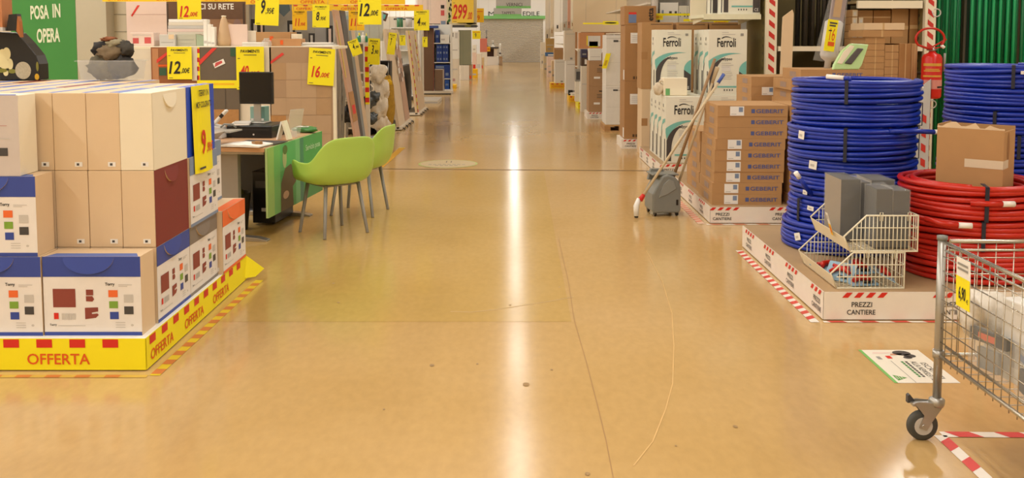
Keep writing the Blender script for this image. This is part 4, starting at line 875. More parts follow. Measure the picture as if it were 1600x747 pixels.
for j in range(4): card(k, 308, 76+j*14, 311.5, 83+j*14, Yb, red, .003)
card(k, 308, 125.5, 374, 138, Yb, yel, .003); card(k, 316, 130, 366, 133, Yb, yelo, .004); card(k, 311, 171, 373, 199, Yb, osb, .002)
for xx in (331.5, 352): card(k, xx, 139, xx+.5, 171, Yb, M('tile_joint', (84,74,64), .6), .002)
x0, x1, z0, z1 = RC(336, 94, 356, 111, Yb); fr = Fr((x0,Yb-.004,z0+.03),(1,0,.45),(-.4,0,1)); k.rect(fr, 0, 0, .125, .055, paper, 0); k.shape(fr, [(.0,.01),(.10,.02),(.10,.045),(.03,.05)], M('pink_red_print', (206,84,84), .5), .001)
card(k, 360, 75, 369, 88, Yb, M('dark_green_tag', (50,90,66), .5), .003); k.build('board_print', b_)
k = MB(); bx(k, 412.5, 74, 423, 300, YP-.03, .02, offw); p_ = k.build('white_stile', o); p_.location = -Vector(o.location)
price('yellow 12,00 sign with black figures standing before the brown sample board', 262, 73, 299, 124, YP-.06, '12', ',00€', hang=True, top=zP+.0, bigbox=(.06,.17,.54,.56))
price('yellow sign with red 40 figures partly hidden behind the monitor', 370, 73, 412, 140, YP-.06, '40', ',00€', red, hang=True, top=zP, bigbox=(.15,.32,.45,.56))
price('glossy yellow 16,00 sign tilted on the tan tile board', 480, 75.5, 520, 133, YP-.06, '16', ',00€', red, hang=True, top=zP, tilt=.07, bigbox=(.14,.2,.46,.52))
# items on the counter top
def item(name, label, cat, px0, py0, px1, Y, dep, m, group=None, marks=(), py1=None, bev=.004, z=None):
    x0, x1, _, z1 = RC(px0, py0, px1, 60, Y); zb_ = (zP if z is None else z) + .001
    o_ = MB().box(-(x1-x0)/2, (x1-x0)/2, 0, dep, 0, max(.01, z1-zb_), m).build(name, loc=((x0+x1)/2, Y, zb_), bevel=bev); tag(o_, label, cat, group)
    if marks:
        k_ = MB(); W_, H_ = x1-x0, z1-zb_; fr_ = Fr((-W_/2,0,0),(1,0,0),(0,0,1))
        for (u0,v0,u1,v1,mm) in marks: k_.rect(fr_, u0*W_, v0*H_, u1*W_, v1*H_, mm, .003)
        k_.build('print', o_)
    return o_
top_ = lambda py, Y: A(0,py,Y).z
item('carton', 'small pink carton with red marks at the left end of the counter top', 'box', 204, 51, 240, 10.2, .18, pinkw, marks=((.1,.2,.35,.6,M('pink_red_print', (206,84,84), .5)),(.6,.2,.88,.65,MATS['pink_red_print']),(.1,.8,.9,.84,lgrey)))
item('carton', 'torn grey white carton on the counter top', 'box', 249, 54, 273, 10.2, .2, lgrey, marks=((.1,.3,.9,.34,grey),(.6,.6,.95,1.0,kraftp)))
g_ = item('carton', 'grey green carton with open flaps on the counter top', 'box', 276, 53, 306, 10.25, .2, M('grey_green_carton', (186,184,166), .6), marks=((.1,.5,.9,.53,grey),(.2,.2,.8,.22,grey)))
k = MB(); k.prism(Fr((.11,0,0),(1,0,0),(0,0,1)), [(0,0),(.1,.0),(.09,.11),(0,.13)], .004, M('mint_flap', (160,176,150), .6)); k.build('open_flap', g_)
# white shelf with stack behind
o2 = thing('sample_stack', 'stack of white sample boards lying behind the cartons on the counter', 'boards', (A(289,0,10.5).x, 10.5, zP)); x0, x1, z0, z1 = RC(260, 30, 317, 52, 10.5); w2 = (x1-x0)/2
for j in range(5): MB().box(-w2+.004*j, w2-.003*j, 0, .25, .12+j*(z1-zP-.12)/5+.001, .12+(j+1)*(z1-zP-.12)/5, (offw, pinkw, lgrey, offw, paper)[j]).build('board', o2, bevel=.003)
MB().box(-w2+.02, w2-.02, .02, .24, 0.001, .12, lgrey).build('stand_block', o2)
for j, (a, b, c, l_) in enumerate(((318,30,323,'leftmost thin white upright sample beside the white stack'),(324,38,329.5,'second thin white upright sample beside the white stack'),(330,42,335,'third thin white upright sample beside the white stack'))):
    item('sample_tile', l_, 'tile', a, b, c, 10.2, .08, paper, 'white upright samples', marks=((.1,.1,.9,.2,lgrey),))
o3 = MB().lathe([(.07,0),(.075,.06),(.06,.15),(.045,.24),(.03,.30),(.02,.32)], (0,0,0), M('beige_vase', (200,168,130), .4), 20).build('vase', loc=(A(349,0,10.3).x, 10.3, zP+.001)); tag(o3, 'beige tapering vase on the counter below the brown poster', 'vase'); MB().lathe([(.022,.318),(.028,.33),(.022,.335)], (0,0,0), cream, 16).build('rim', o3)
item('sample_tile', 'large pale pink sample sheet leaning on the counter top', 'tile', 356, 38, 386, 10.3, .02, pinkw, marks=((.05,.05,.95,.06,lgrey),))
item('sample_tile', 'low pale sample sheet right of the large pink sheet', 'tile', 383, 48, 400, 10.35, .02, offw, marks=((.1,.1,.9,.12,lgrey),))
item('catalogue', 'pile of white catalogues on the counter above the sign with red figures', 'book', 378, 66, 412, 10.12, .2, paper, marks=((0,.3,1,.36,grey),(0,.6,1,.66,grey)))
item('carton', 'long flat kraft carton on the counter top', 'box', 400, 50, 454, 10.35, .3, kraft, marks=((.4,.3,.5,.7,orr),))
item('carton', 'kraft carton at the middle of the counter top', 'box', 424, 60.5, 470, 10.1, .22, M('tan_kraft', (190,142,96), .7), marks=((.3,.2,.4,.8,orr),))
item('carton', 'small cream carton right of the long kraft carton', 'box', 455, 53, 466, 10.35, .2, cream, marks=((.1,.4,.9,.45,lgrey),))
for j in range(3):
    z_ = zP + j*.014
    o_ = MB().box(-.2+.02*j,.2-.03*j,0,.26,0,.012,(paper,lgrey,paper)[j]).build('paper_sheaf', loc=(A(491,0,10.1).x+.01*j,10.12,z_+.001), rz=.05*(j-1)); tag(o_, ('lowest','middle','topmost')[j]+' white paper sheaf of the pile above the tilted 16,00 sign', 'paper', 'paper sheaves')
o_ = MB().lathe([(.05,0),(.055,.02),(.05,.06),(.02,.075)], (0,0,0), clear, 18).build('glass_jar', loc=(A(417,0,10.1).x,10.06,zP+.001)); tag(o_, 'small clear jar on the white post of the counter', 'jar'); MB().lathe([(.03,.074),(.03,.085)], (0,0,0), lgrey, 14).build('lid', o_)
# background wall left with poster, banner, panels
YW = 12.6
struct(MB().box(-XW, A(384,0,YW).x, YW, YW+.15, 0, 3.4, M('beige_partition', (206,194,168), .6, var=.03, scale=2)).build('wall_partition'))
k = MB(); bx(k, 113, -60, 163, 330, YW-.25, .25, M('grey_beige_column', (186,178,156), .5, var=.03)); struct(k.build('trim_6'))
k = MB(); card(k, 163, -60, 168, 300, YW, M('beige_edge', (200,180,136), .6), .004)
for py in (22, 49, 76, 103): card(k, 170, py, 200, py+1.2, YW, M('slat_groove', (150,142,120), .7), .004)
struct(k.build('trim_7'))
o = thing('banner_stand', 'tall green banner stand with white POSA IN OPERA lettering', 'banner', (A(66,0,9.6).x, 9.6, 0)); x0, x1, z0, z1 = RC(18, -45, 113.5, 118, 9.6); w_ = (x1-x0)/2
k = MB(); k.box(-w_, w_, 0, .012, .06, z1, gban); fr = Fr((-w_,0,0),(1,0,0),(0,0,1)); s_ = 2*w_/95.5; zz = lambda py: A(0,py,9.6).z
wl = M('banner_lettering', (222,232,206), .5)
f2 = Fr((-w_,0,0),(1,0,.05),(0,0,1))
k.txt(f2, 'POSA', 30*s_, zz(32.5), 57*s_, zz(10.5), wl, .003, 0, .03); k.txt(f2, 'IN', 62.5*s_, zz(31), 74*s_, zz(9.5), wl, .003, 0, .03); k.txt(f2, 'OPERA', 38*s_, zz(69.5), 72*s_, zz(47), wl, .003, 0, .03)
k.build('banner_sheet', o); k = MB(); k.box(-w_-.02, w_+.02, -.12, .12, 0, .07, alu); k.build('base', o, bevel=.01); k = MB(); k.tube([(0,.03,.05),(0,.03,z1)], .012, alu, 8); k.build('rear_pole', o)
def wallpanel(name, label, cat, px0, py0, px1, py1, Y, m, th=.03, paint=None, group=None):
    x0, x1, z0, z1 = RC(px0, py0, px1, py1, Y); o_ = thing(name, label, cat, ((x0+x1)/2, Y, z0), group=group)
    k_ = MB(); W_, H_ = x1-x0, z1-z0; k_.box(-W_/2, W_/2, 0, th, 0, H_, m); fr_ = Fr((-W_/2,0,0),(1,0,0),(0,0,1))
    if paint: paint(k_, fr_, W_, H_)
    k_.build('panel', o_); return o_
def pw(k_, fr_, W_, H_):
    k_.shape(fr_, [(.11*W_,.60*H_),(.14*W_,.58*H_),(.33*W_,.80*H_),(.27*W_,.80*H_)], rstrip, .003); k_.rect(fr_, .1*W_, .62*H_, .97*W_, .625*H_, M('pink_line', (190,150,146), .5), .003); k_.rect(fr_, 0, .90*H_, .8*W_, 1.0*H_, M('salmon_band', (226,150,126), .5), .003)
wallpanel('sample_board', 'pale pink white sample board with a red corner strip on the left partition', 'display', 199, -8, 262, 73, YW-.05, pinkw, paint=pw)
def pposter(k_, fr_, W_, H_):
    fm = M('poster_frame_dark', (70,52,40), .5)
    k_.rect(fr_, .0, .0, .025*W_, .84*H_, fm, .003); k_.rect(fr_, .975*W_, 0, W_, .84*H_, fm, .003); k_.rect(fr_, 0, .55*H_, W_, .9*H_, M('poster_brown_dark', (104,74,52), .5, var=.2), .002)
    k_.txt(fr_, 'CI SU RETE', .42*W_, .73*H_, .86*W_, .84*H_, paper, .004, 0, .02)
    k_.disc(fr_, .24*W_, .28*H_, .07*W_, .14*H_, orr, e=.004); k_.shape(fr_, [(.45*W_,.55*H_),(.52*W_,.45*H_),(.66*W_,.12*H_),(.6*W_,.05*H_),(.5*W_,.3*H_)], M('poster_dark_cloth', (66,58,64), .5), .004)
    k_.shape(fr_, [(.66*W_,0),(.70*W_,.3*H_),(.76*W_,.5*H_),(.86*W_,.45*H_),(.9*W_,.1*H_),(.88*W_,0)], M('poster_beige', (196,160,122), .5), .004); k_.disc(fr_, .9*W_, .45*H_, .05*W_, .1*H_, M('poster_mauve', (140,112,104), .5), e=.0045)
wallpanel('poster', 'brown photo poster with white CI SU RETE lettering on the left partition', 'poster', 262, -8, 382, 76, YW-.05, M('poster_brown', (150,112,82), .5, var=.2, scale=6), paint=pposter)
# second aisle of shelves further back on the left
def shelving(label, x0, x1, y, dep, h, nsh, m, group='shelf units', back=None, zs=None):
    o_ = thing('shelf_unit', label, 'shelving', ((x0+x1)/2, y, 0), group=group); W_ = x1-x0
    k_ = MB(); k_.box(-W_/2, W_/2, dep-.03, dep, 0, h, back or m); k_.build('back_panel', o_)
    for s_ in (-1,1): MB().box(s_*W_/2-(.03 if s_ > 0 else 0), s_*W_/2+(.03 if s_ < 0 else 0), 0, dep, 0, h, m).build('upright', o_)
    for zz_ in (zs or [.1 + (h-.12)*j/(nsh-1) for j in range(nsh)]): MB().box(-W_/2+.03, W_/2-.03, .01, dep-.03, zz_, zz_+.025, m).build('shelf', o_)
    return o_
blackf = M('black_frame', (38,34,34), .5)
shelving('grey white display shelf with black frames behind the counter, below the yellow banners', A(384,0,13.6).x, A(528,0,13.6).x, 13.35, .5, 2.5, 5, M('grey_white_shelf', (196,190,180), .5), zs=[.1,.55,1.0,A(0,72,13.5).z-.026,2.4])
zfr = A(0,72,13.5).z+.001
for j, (a, b, c, d_, l_) in enumerate(((392,30,405,70,'leftmost black frame on the grey shelf, under the 9,95 sign'),(405,33,412,70,'narrow black frame under the 9,95 sign'),(449,32,460,72,'black frame left of the 8,95 sign'),(461,50,470,72,'small black frame below the 11 euro sign'),(482,52,491,72,'black frame under the 8,95 sign'),(510,40,520,74,'black frame right of the 8,95 sign'))):
    x0, x1, z0, z1 = RC(a, b, c, d_, 13.4); z0 = zfr; o_ = thing('picture_frame', l_, 'frame', ((x0+x1)/2, 13.42, z0), group='black frames on the shelf'); W_, H_ = x1-x0, z1-z0
    k = MB(); fr = Fr((-W_/2,0,0),(1,0,0),(0,0,1)); k.prism(fr, [(0,0),(W_,0),(W_,H_),(0,H_)], .02, blackf); k.build('frame', o_, bevel=.003); k = MB(); k.rect(fr, .3*W_, .12*H_, .7*W_, .85*H_, pinkw if j % 2 else lgrey, .003); k.build('picture', o_)
x0, x1, z0, z1 = RC(433, 4, 453, 26, 13.4); o_ = thing('hanging_sign', 'dark slate diamond shaped sign hanging left of the 8,95 sign', 'sign', ((x0+x1)/2, 13.4, z0)); w_ = (x1-x0)/2; k = MB(); k.prism(Fr((0,0,0),(1,0,0),(0,0,1)), [(0,0),(w_,.45*(z1-z0)),(w_*.8,z1-z0),(-w_*.8,z1-z0),(-w_,.45*(z1-z0))], .01, M('slate_sign', (84,100,108), .5)); k.build('sign_card', o_); k = MB(); k.tube([(0,.004,z1-z0),(0,.004,ZC-z0)], .003, lgrey, 4); k.build('hanging_cord', o_)
item('sample_tile', 'grey sample board standing under the 8,95 sign', 'tile', 492, 40, 509, 13.42, .02, M('grey_sample', (150,148,146), .4), z=zfr, marks=((.05,.05,.95,.06,lgrey),))
# hanging price signs
price('yellow 12 sign with red figures hanging before the brown poster', 277.5, -16, 313.5, 30.5, 9.2, '12', ',00€', red, bigbox=(.1,.08,.48,.46))
price('yellow 9,95 sign hanging left of the other signs over the counter', 398, -14, 434, 39.5, 10.9, '9', ',95€', tilt=.05, bigbox=(.25,.32,.43,.74))
price('orange yellow 11 sign hanging left of the 8,95 sign', 457, 15.5, 479.5, 47, 12.0, '11', ',95€', red, yelo, bigbox=(.18,.2,.5,.58))
price('yellow 8,95 sign hanging under the OFFERTA banner', 488, 7, 514, 43, 11.4, '8', ',95€', bigbox=(.22,.3,.42,.68), tilt=.02)
price('large yellow 12,00 sign hanging above the slanted tile display', 559.5, -12, 595.5, 38.5, 10.9, '12', ',00€', bigbox=(.06,.26,.5,.66))
price('orange yellow 11 sign hanging half behind the large 12,00 sign', 545, 16.5, 569, 47.5, 12.0, '11', ',00€', red, yelo, bigbox=(.12,.22,.5,.6))
price('yellow 4,90 sign hanging left of the dark brown board', 647, 15.5, 670.5, 47.5, 13.4, '4', ',90€', bigbox=(.2,.22,.42,.62))
# yellow offerta banners
def offbanner(label, px0, px1, py0, py1, Y, slope=0.0):
    x0, x1, z0, z1 = RC(px0, py0, px1, py1, Y); o_ = thing('offer_banner', label, 'banner', ((x0+x1)/2, Y, z0)); W_, H_ = x1-x0, z1-z0; k_ = MB(); fr_ = Fr((-W_/2,0,0),(1,0,-slope),(0,0,1)); k_.prism(fr_, [(0,0),(W_,0),(W_,H_),(0,H_)], .004, M('banner_amber', (246,200,30), .5))
    x = .06
    while x + .32 < W_: k_.txt(fr_, 'OFFERTA', x, .14*H_, x+.3, .55*H_, orr, .003, 0, .01); x += .62
    x = .02
    while x + .07 < W_: k_.rect(fr_, x, .78*H_, x+.06, .98*H_, red if Y > 11.5 else yel, .003); x += .14
    k_.build('banner_strip', o_)
    for s_ in (-.45,.45): c_ = MB(); c_.tube([(s_*W_, .003, H_-.02), (s_*W_, .003, ZC-z0)], .003, lgrey, 4); c_.build('hanging_cord', o_)
offbanner('upper yellow OFFERTA banner strip hanging over the left displays', 384, 633, -5, 7, 11.6, .0)
offbanner('lower amber OFFERTA banner strip with red dashes behind the price signs', 456, 661, 7.5, 17, 12.9, .0)
offbanner('amber OFFERTA banner strip at the top edge over the pink sample board', 160, 384, -10, 2.5, 11.9, .0)
# ================================================================ slanted tile displays along the left of the aisle
def lean(name, label, cat, pts, Y0, Y1, th, m, group=None, z0=0.0, feet=True, holder=True):
    """a board facing the aisle, standing on its long edge from Y0 to Y1 and leaning back: pts = (x bottom, x top, z top)"""
    xb, xt, zt_ = pts; o_ = thing(name, label, cat, (xb, (Y0+Y1)/2, z0), group=group); L_ = Y1-Y0
    u = Vector((xt-xb, 0, zt_-z0)); H_ = u.length; fr_ = Fr((0,-L_/2,.03 if feet else 0),(0,1,0), u); k_ = MB(); k_.prism(fr_, [(0,0),(L_,0),(L_,H_),(0,H_)], th, m); k_.build('board', o_, bevel=.003)
    return o_, fr_, L_, H_
woodgr = M('pale_wood_grain', (214,188,154), .45, var=.08, scale=6, stretch=(6,1,.6)); pinkwood = M('pinkish_wood_grain', (198,158,132), .45, var=.08, scale=6, stretch=(6,1,.6)); whitewood = M('whitish_wood_grain', (226,204,174), .45, var=.06, scale=6, stretch=(6,1,.6))
darkbrown = M('dark_brown_laminate', (112,82,60), .45, var=.06, scale=8)
def feet_rail(o_, L_, xw=.26):
    k_ = MB(); k_.box(-xw, .04, -L_/2, L_/2, .012, .06, offw); k_.build('base_plinth', o_, bevel=.004)
    for j in range(4): k_ = MB(); k_.tube([(.04, -L_/2+.15+j*(L_-.3)/3, .03),(.07, -L_/2+.15+j*(L_-.3)/3, .02),(.07, -L_/2+.2+j*(L_-.3)/3, .0)], .012, dgrey, 6); k_.build('base_clip', o_)
def xat(px, Y): return (px-800)/FPX*Y
def stripe(o_, fr_, u0, wd, H_, name='edge_stripe', v0=0.0):
    k_ = MB(); k_.rect(fr_, u0, v0, u0+wd, H_, yel, .004); v = v0+.03
    while v + .07 < H_: k_.rect(fr_, u0, v, u0+wd, v+.07, red, .006); v += .15
    k_.build(name, o_)
# first: edge on boards of the nearest slanted display
Ya, Yb2 = 12.2, 13.6
for j, (pxt, pxb, pyt, Y, th, m, l_) in enumerate(((523,560,15,12.0,.03,pinkwood,'nearest thin slanted board of the first aisle display, wood toned'),(533,563,16,12.5,.03,dgrey,'dark slanted board of the first aisle display'),(540,566,30,12.9,.03,M('slate_blue_board', (128,136,140), .45),'slate grey slanted board of the first aisle display'),(548,571,45,13.3,.03,woodgr,'pale slanted board of the first aisle display'))):
    zt_ = A(0,pyt,Y).z; o_, fr_, L_, H_ = lean('slanted_board', l_, 'display board', (xat(pxb,Y), xat(pxt,Y), zt_), Y, Y+.36, th, m, 'slanted boards', feet=False)
    k = MB(); k.box(-.34,.0,-.18,.18,0,.02,offw); k.build('foot', o_); k = MB(); k.bar((-.30,-.1,.02),(xat(pxt,Y)-xat(pxb,Y)-.02,-.1,zt_*.75),.03,.02,alu); k.build('prop', o_)
    if j == 0:
        k = MB(); k.rect(fr_, .0, H_*.25, .36, H_*.45, osb, .004); k.rect(fr_, .05, H_*.03, .3, H_*.12, orr, .004); k.rect(fr_,.08,H_*.3,.3,H_*.36,red,.006); k.build('sample_cards', o_)
        k = MB(); k.rect(fr_, .0, H_*.55, .03, H_*.93, yel, .006); k.build('yellow_edge', o_)
# wire rack with bags and striped posts
def hangrack(label, px, Y, py0, py1):
    x = xat(px, Y); z1 = A(0,py0,Y).z; o_ = thing('striped_post', label, 'post', (x, Y, 0)); k_ = MB(); k_.box(-.03,.03,-.03,.03,0,z1,offw); fr_ = Fr((-.03,-.03,0),(1,0,0),(0,0,1)); k_.build('upright', o_); stripe(o_, fr_, 0, .06, z1, 'warning_stripe', .6); k_ = MB(); k_.box(-.05,.05,-.08,.08,0,.03,grey); k_.build('foot', o_); return x, z1
hangrack('yellow and red striped post beside the dark bags in the first aisle display', 574, 13.7, 72, 128)
hangrack('yellow and red striped post behind the pale stuffed bags', 591, 14.85, 88, 110)
bagw = M('clear_white_bag', (226,212,190), .25, bump=.8, scale=18, var=.08); bagd = M('dark_bag', (66,70,70), .25, bump=.8, scale=18, var=.2)
hx = xat(593,14.2)
o_ = thing('bag_rack', 'thin metal hanging rack carrying the pale and dark bags', 'rack', (hx-.14, 14.42, 0)); k = MB()
for yy in (-.2,.2): k.tube([(-.1,yy,0),(0,yy,1.5)], .012, alu, 7)
for zz in (.45,.75,1.0,1.25): k.tube([(-.02,-.2,zz),(-.02,.2,zz)], .008, alu, 6)
k.build('rack_frame', o_); MB().box(-.25,.12,-.22,.22,0,.03,grey).build('foot', o_)
for j, (px, py, Y, rx, rz_, m, l_) in enumerate(((590,116,14.3,.12,.15,bagw,'topmost pale stuffed bag hanging in the first aisle display'),(596,141,14.35,.12,.17,bagw,'middle pale stuffed bag hanging in the first aisle display'),(592,168,14.3,.13,.18,bagw,'lower pale stuffed bag hanging in the first aisle display'),(595,191,14.35,.12,.14,bagw,'lowest pale stuffed bag near the floor'),(583,152,14.0,.09,.09,bagd,'upper dark bag hanging beside the pale bags'),(574,160,13.9,.10,.10,bagd,'left dark bag hanging beside the pale bags'),(578,185,13.9,.11,.09,bagd,'lowest dark bag beside the pale bags'),(566,143,13.8,.06,.08,bagw,'small crumpled pale bag above the left dark bag'),(545,178,13.2,.09,.12,M('black_bag', (40,36,32), .4, bump=.6, scale=14),'black bag behind the slanted boards'))):
    c_ = A(px,py,Y); o_ = thing('plastic_bag', l_, 'bag', (c_.x,c_.y,c_.z-rz_), group='hanging bags'); MB().blob((0,0,rz_), rx, .09, rz_, m, 60+j, .35, rough=.1).build('bag_body', o_); MB().tube([(0,0,2*rz_-.02),(0,.02,2*rz_+.06),(-.05,.1,2*rz_+.10)], .008, bagw, 6).build('bag_tie', o_)
def leaning_rect_price(label, px0, py0, px1, py1, Y, tilt, txt_=True, big='3', small=',90'): return price(label, px0, py0, px1, py1, Y, big, small, tilt=tilt, hang=True, bigbox=(.3,.4,.5,.75), head='OFFERTA' if False else 'POSA')
leaning_rect_price('bright yellow tilted price sign at the top of the first slanted display', 551, 61, 567, 86, 11.8, -.35, big='4')
leaning_rect_price('yellow 3,90 price sign above the pale bags', 574, 60, 592, 101, 13.5, .05)
leaning_rect_price('narrow yellow price sign left of the pale wood board', 604, 51, 616, 85, 14.8, .12, big='7', small='')
leaning_rect_price('small yellow price sign above the pale wood board', 624.5, 55, 633.5, 71, 15.4, 0, big='5', small='')
leaning_rect_price('small yellow price sign left of the dark brown board', 660, 57.5, 668, 73.5, 17.4, 0, big='9', small='')
for j, (px, py0, m, m2, l_) in enumerate(((562,51,M('green_bottle', (60,150,110), .3),yel,'green bottle with a yellow cap on the shelf left of the white bottle'),(568,50,white,red,'white squeeze bottle with a pointed cap on the left shelf'),(573,52,M('green_bottle', (60,150,110), .3),yel,'slim green bottle right of the white bottle'))):
    Y = 15.1; z1 = A(0,py0,Y).z; z0 = A(0,66,Y).z; H_ = z1-z0; r_ = (.04,.042,.025)[j]
    o_ = MB().lathe([(r_,0),(r_,H_*.5),(r_*.85,H_*.62),(r_*.3,H_*.7)], (0,0,0), m, 16).build('squeeze_bottle', loc=(xat(px,Y),Y,z0)); tag(o_, l_, 'bottle', 'bottles on the left shelf'); MB().lathe([(r_*.3,H_*.7),(r_*.34,H_*.72),(r_*.2,H_)], (0,0,0), m if j == 1 else m2, 12).build('cap', o_)
shelving('pale shelf unit holding the bottles behind the first slanted display', xat(540,15.2), xat(574,15.2), 14.98, .4, A(0,66,15.1).z, 4, offw, zs=[.1,.55,1.0,A(0,66,15.1).z-.026])
k = MB(); bx(k, 530, 18, 598, 64, 15.9, .05, M('teal_grey_panel', (186,190,180), .5)); o_ = k.build('partition_screen'); tag(o_, 'pale grey green back panel behind the bottles and the 12,00 sign', 'panel')
x0, x1, z0, z1 = RC(530, 18, 598, 64, 15.9); k = MB(); k.box(x0+.05, x0+.1, 15.905, 15.945, 0, z0+.02, alu); k.box(x1-.1, x1-.05, 15.905, 15.945, 0, z0+.02, alu); k.build('leg', o_)
k = MB(); k.rect(Fr((x0,15.9,z0),(1,0,0),(0,0,1)), .02, .37, .35, .43, M('pale_blue_stripe', (150,176,180), .5), .003); k.build('header_strip', o_)
o_ = thing('picture_frame', 'tilted brown framed picture above the shelf near the green jar', 'frame', (xat(604,16.1),16.1,A(0,30,16.1).z)); k = MB(); k.prism(Fr((-.12,0,.0),(1,0,-.35),(.35,0,1)), [(0,0),(.12,0),(.12,.14),(0,.14)], .02, darkbrown); k.build('frame', o_); k = MB(); k.rect(Fr((-.12,-.002,.0),(1,0,-.35),(.35,0,1)), .03,.03,.09,.11, teal); k.build('picture', o_); k = MB(); k.tube([(0,.01,.1),(0,.01,ZC-A(0,30,16.1).z)], .003, lgrey, 4); k.build('hanging_cord', o_)
# yellow draped cloth and small items
c0 = A(606,205,15.0); o_ = thing('work_cloth', 'olive yellow work cloth hanging in front of the dark gap by the pale wood board', 'cloth', (xat(606,15.0),15.0,.12)); k = MB(); k.blob((0,0,.42), .10,.05,.42, M('olive_yellow_cloth', (176,136,40), .8, var=.3, scale=20, bump=.5), 9, .25); k.build('cloth_body', o_); k = MB(); k.blob((.02,-.03,.74), .05,.04,.05, M('bright_yellow_cloth', (226,184,30), .7), 10, .2); k.build('hood', o_); k = MB(); k.tube([(0,0,.8),(0,.1,1.1)], .006, alu, 5); k.build('hook', o_)
# pale wood board display 2, display 3
def slab(label, pxb0, pyb0, pxb1, pyb1, pxt, pyt, m, name='slanted_board', stripe_on=False, th=.05):
    p0 = G(pxb0, pyb0); p1 = G(pxb1, pyb1); Y0, Y1 = p0.y, p1.y; xb = (p0.x+p1.x)/2; zt_ = A(0,pyt,Y0).z; xt = xat(pxt, Y0)
    o_, fr_, L_, H_ = lean(name, label, 'display board', (xb, xt, zt_), Y0, Y1, th, m); feet_rail(o_, L_); return o_, fr_, L_, H_
o_, fr_, L_, H_ = slab('tall pale wood sample board leaning on the second aisle display', 623, 204, 642, 190, 603, 48, whitewood)
k = MB(); k.rect(fr_, .9, .05, L_-.02, H_*.95, pinkwood, .004)
q = random.Random(4)
for j in range(16): a = q.uniform(.7,L_-.15); b = q.uniform(.4,.85)*H_; k.rect(fr_, a, b, a+.10, b+.10, q.choice((paper,lgrey,paper,dgrey)), .03)
for j in range(5): a = .2+j*.3; k.rect(fr_, a, H_*.84, a+.14, H_*.97, M('pale_yellow_card', (236,222,120), .5), .03)
k.build('sample_cards', o_); 
k = MB(); k.box(-.36,-.30,-L_/2,L_/2,0.0,.9,blackf); k.build('rear_frame', o_)
o_, fr_, L_, H_ = slab('pale sample board with a yellow and red striped edge on the third aisle display', 650, 181, 667, 171, 638, 50, woodgr)
stripe(o_, fr_, .02, .14, H_); k = MB(); k.rect(fr_, L_-.5, H_*.45, L_-.38, H_*.95, yel, .005)
for j in range(5): k.rect(fr_, L_-.5, H_*(.5+.09*j), L_-.38, H_*(.53+.09*j), red, .007)
for j in range(10): a = q.uniform(.5,L_-.15); b = q.uniform(.35,.8)*H_; k.rect(fr_, a, b, a+.10, b+.09, q.choice((paper,lgrey)), .03)
k.build('sample_cards', o_); k = MB(); k.box(-.4,-.30,-L_/2,L_/2,0.0,1.0,blackf); k.build('rear_frame', o_)
Yd = 17.8; shelving('dark tile rack with open metal grid between the two leaning boards', -2.33, -1.98, 15.08, .25, 1.2, 6, blackf)
# ================================================================ LEFT FAR
def cart_box(label, px0, py0, px1, py1, Y, dep, m, name='carton', cat='box', z0=None, marks=(), group=None, sidem=None, hang=None):
    x0, x1, za, zb_ = RC(px0, py0, px1, py1, Y); za = za if z0 is None else z0; W_, H_ = x1-x0, zb_-za
    o_ = MB().box(-W_/2, W_/2, 0, dep, 0, H_, m, sidem or {}).build(name, loc=((x0+x1)/2, Y, za), bevel=.004); tag(o_, label, cat, group)
    k_ = MB(); fr_ = Fr((-W_/2,0,0),(1,0,0),(0,0,1))
    for mk in marks:
        if isinstance(mk[0], str): k_.txt(fr_, mk[0], mk[1]*W_, mk[2]*H_, mk[3]*W_, mk[4]*H_, mk[5], .004, 0, .01)
        else: k_.rect(fr_, mk[0]*W_, mk[1]*H_, mk[2]*W_, mk[3]*H_, mk[4], .003)
    if marks: k_.build('print', o_)
    if hang:
        k_ = MB(); k_.tube([(0,.01,H_-.01),(0,.01,ZC-za)], .004, lgrey, 4); k_.build('hanging_cord', o_)
    return o_
# dark brown board and grey brown board on a low white plinth
pz = G(690,147.5); Y = pz.y
o_ = cart_box('low white plinth under the dark brown board at the left of the aisle', 660, 142.5, 705, 148, Y, .9, offw, 'display_plinth', 'display', 0, ((0,0,1,.3,blk),))
zp_ = A(0,142.5,Y).z
cart_box('tall dark brown board standing on the white plinth by the aisle', 660, 44, 677.5, 145, Y+.1, .12, darkbrown, 'display_board', 'display board', zp_+.001, ((.96,0,1,1,brown),))
cart_box('shorter grey brown board right of the dark brown board on the plinth', 679, 108, 693, 143, Y+.15, .3, M('grey_brown_laminate', (126,100,78), .45), 'display_board', 'display board', zp_+.001, ((0,.97,1,1,lgrey),(.93,0,1,1,lgrey)))
shelving('white shelf of blue tile boxes beyond the dark brown board', xat(677,27), xat(706,27), 26.75, .6, A(0,38,27).z, 5, white, zs=[A(0,140,26.8).z-.026,A(0,122.5,26.8).z-.026,A(0,97,26.8).z-.026,A(0,67,26.8).z-.026])
q = random.Random(8); n_ = 0
nm = ['first','second','third','fourth','fifth','sixth','seventh','eighth']
for row, (py0, py1) in enumerate(((69.5,77.2),(77.2,87),(87.3,96.8))):
    for c_ in range(2):
        cart_box(f'blue tile carton in the {("left","right")[c_]} column, {("top","middle","lower")[row]} row of the white shelf', 682+c_*9.5, py0, 691+c_*9.5, py1, 26.8, .4, dblue, z0=A(0,97,26.8).z+.001+(2-row)*.175, group='blue tile cartons', marks=((.15,.35,.4,.65,steelb),(.6,.35,.85,.65,steelb)))
cart_box('wide blue carton on the lower shelf of the white unit', 680, 101, 703, 122.5, 26.8, .5, dblue, z0=A(0,122.5,26.8).z+.002, marks=((.05,.75,.6,.9,steelb),(.7,.2,.9,.4,steelb)))
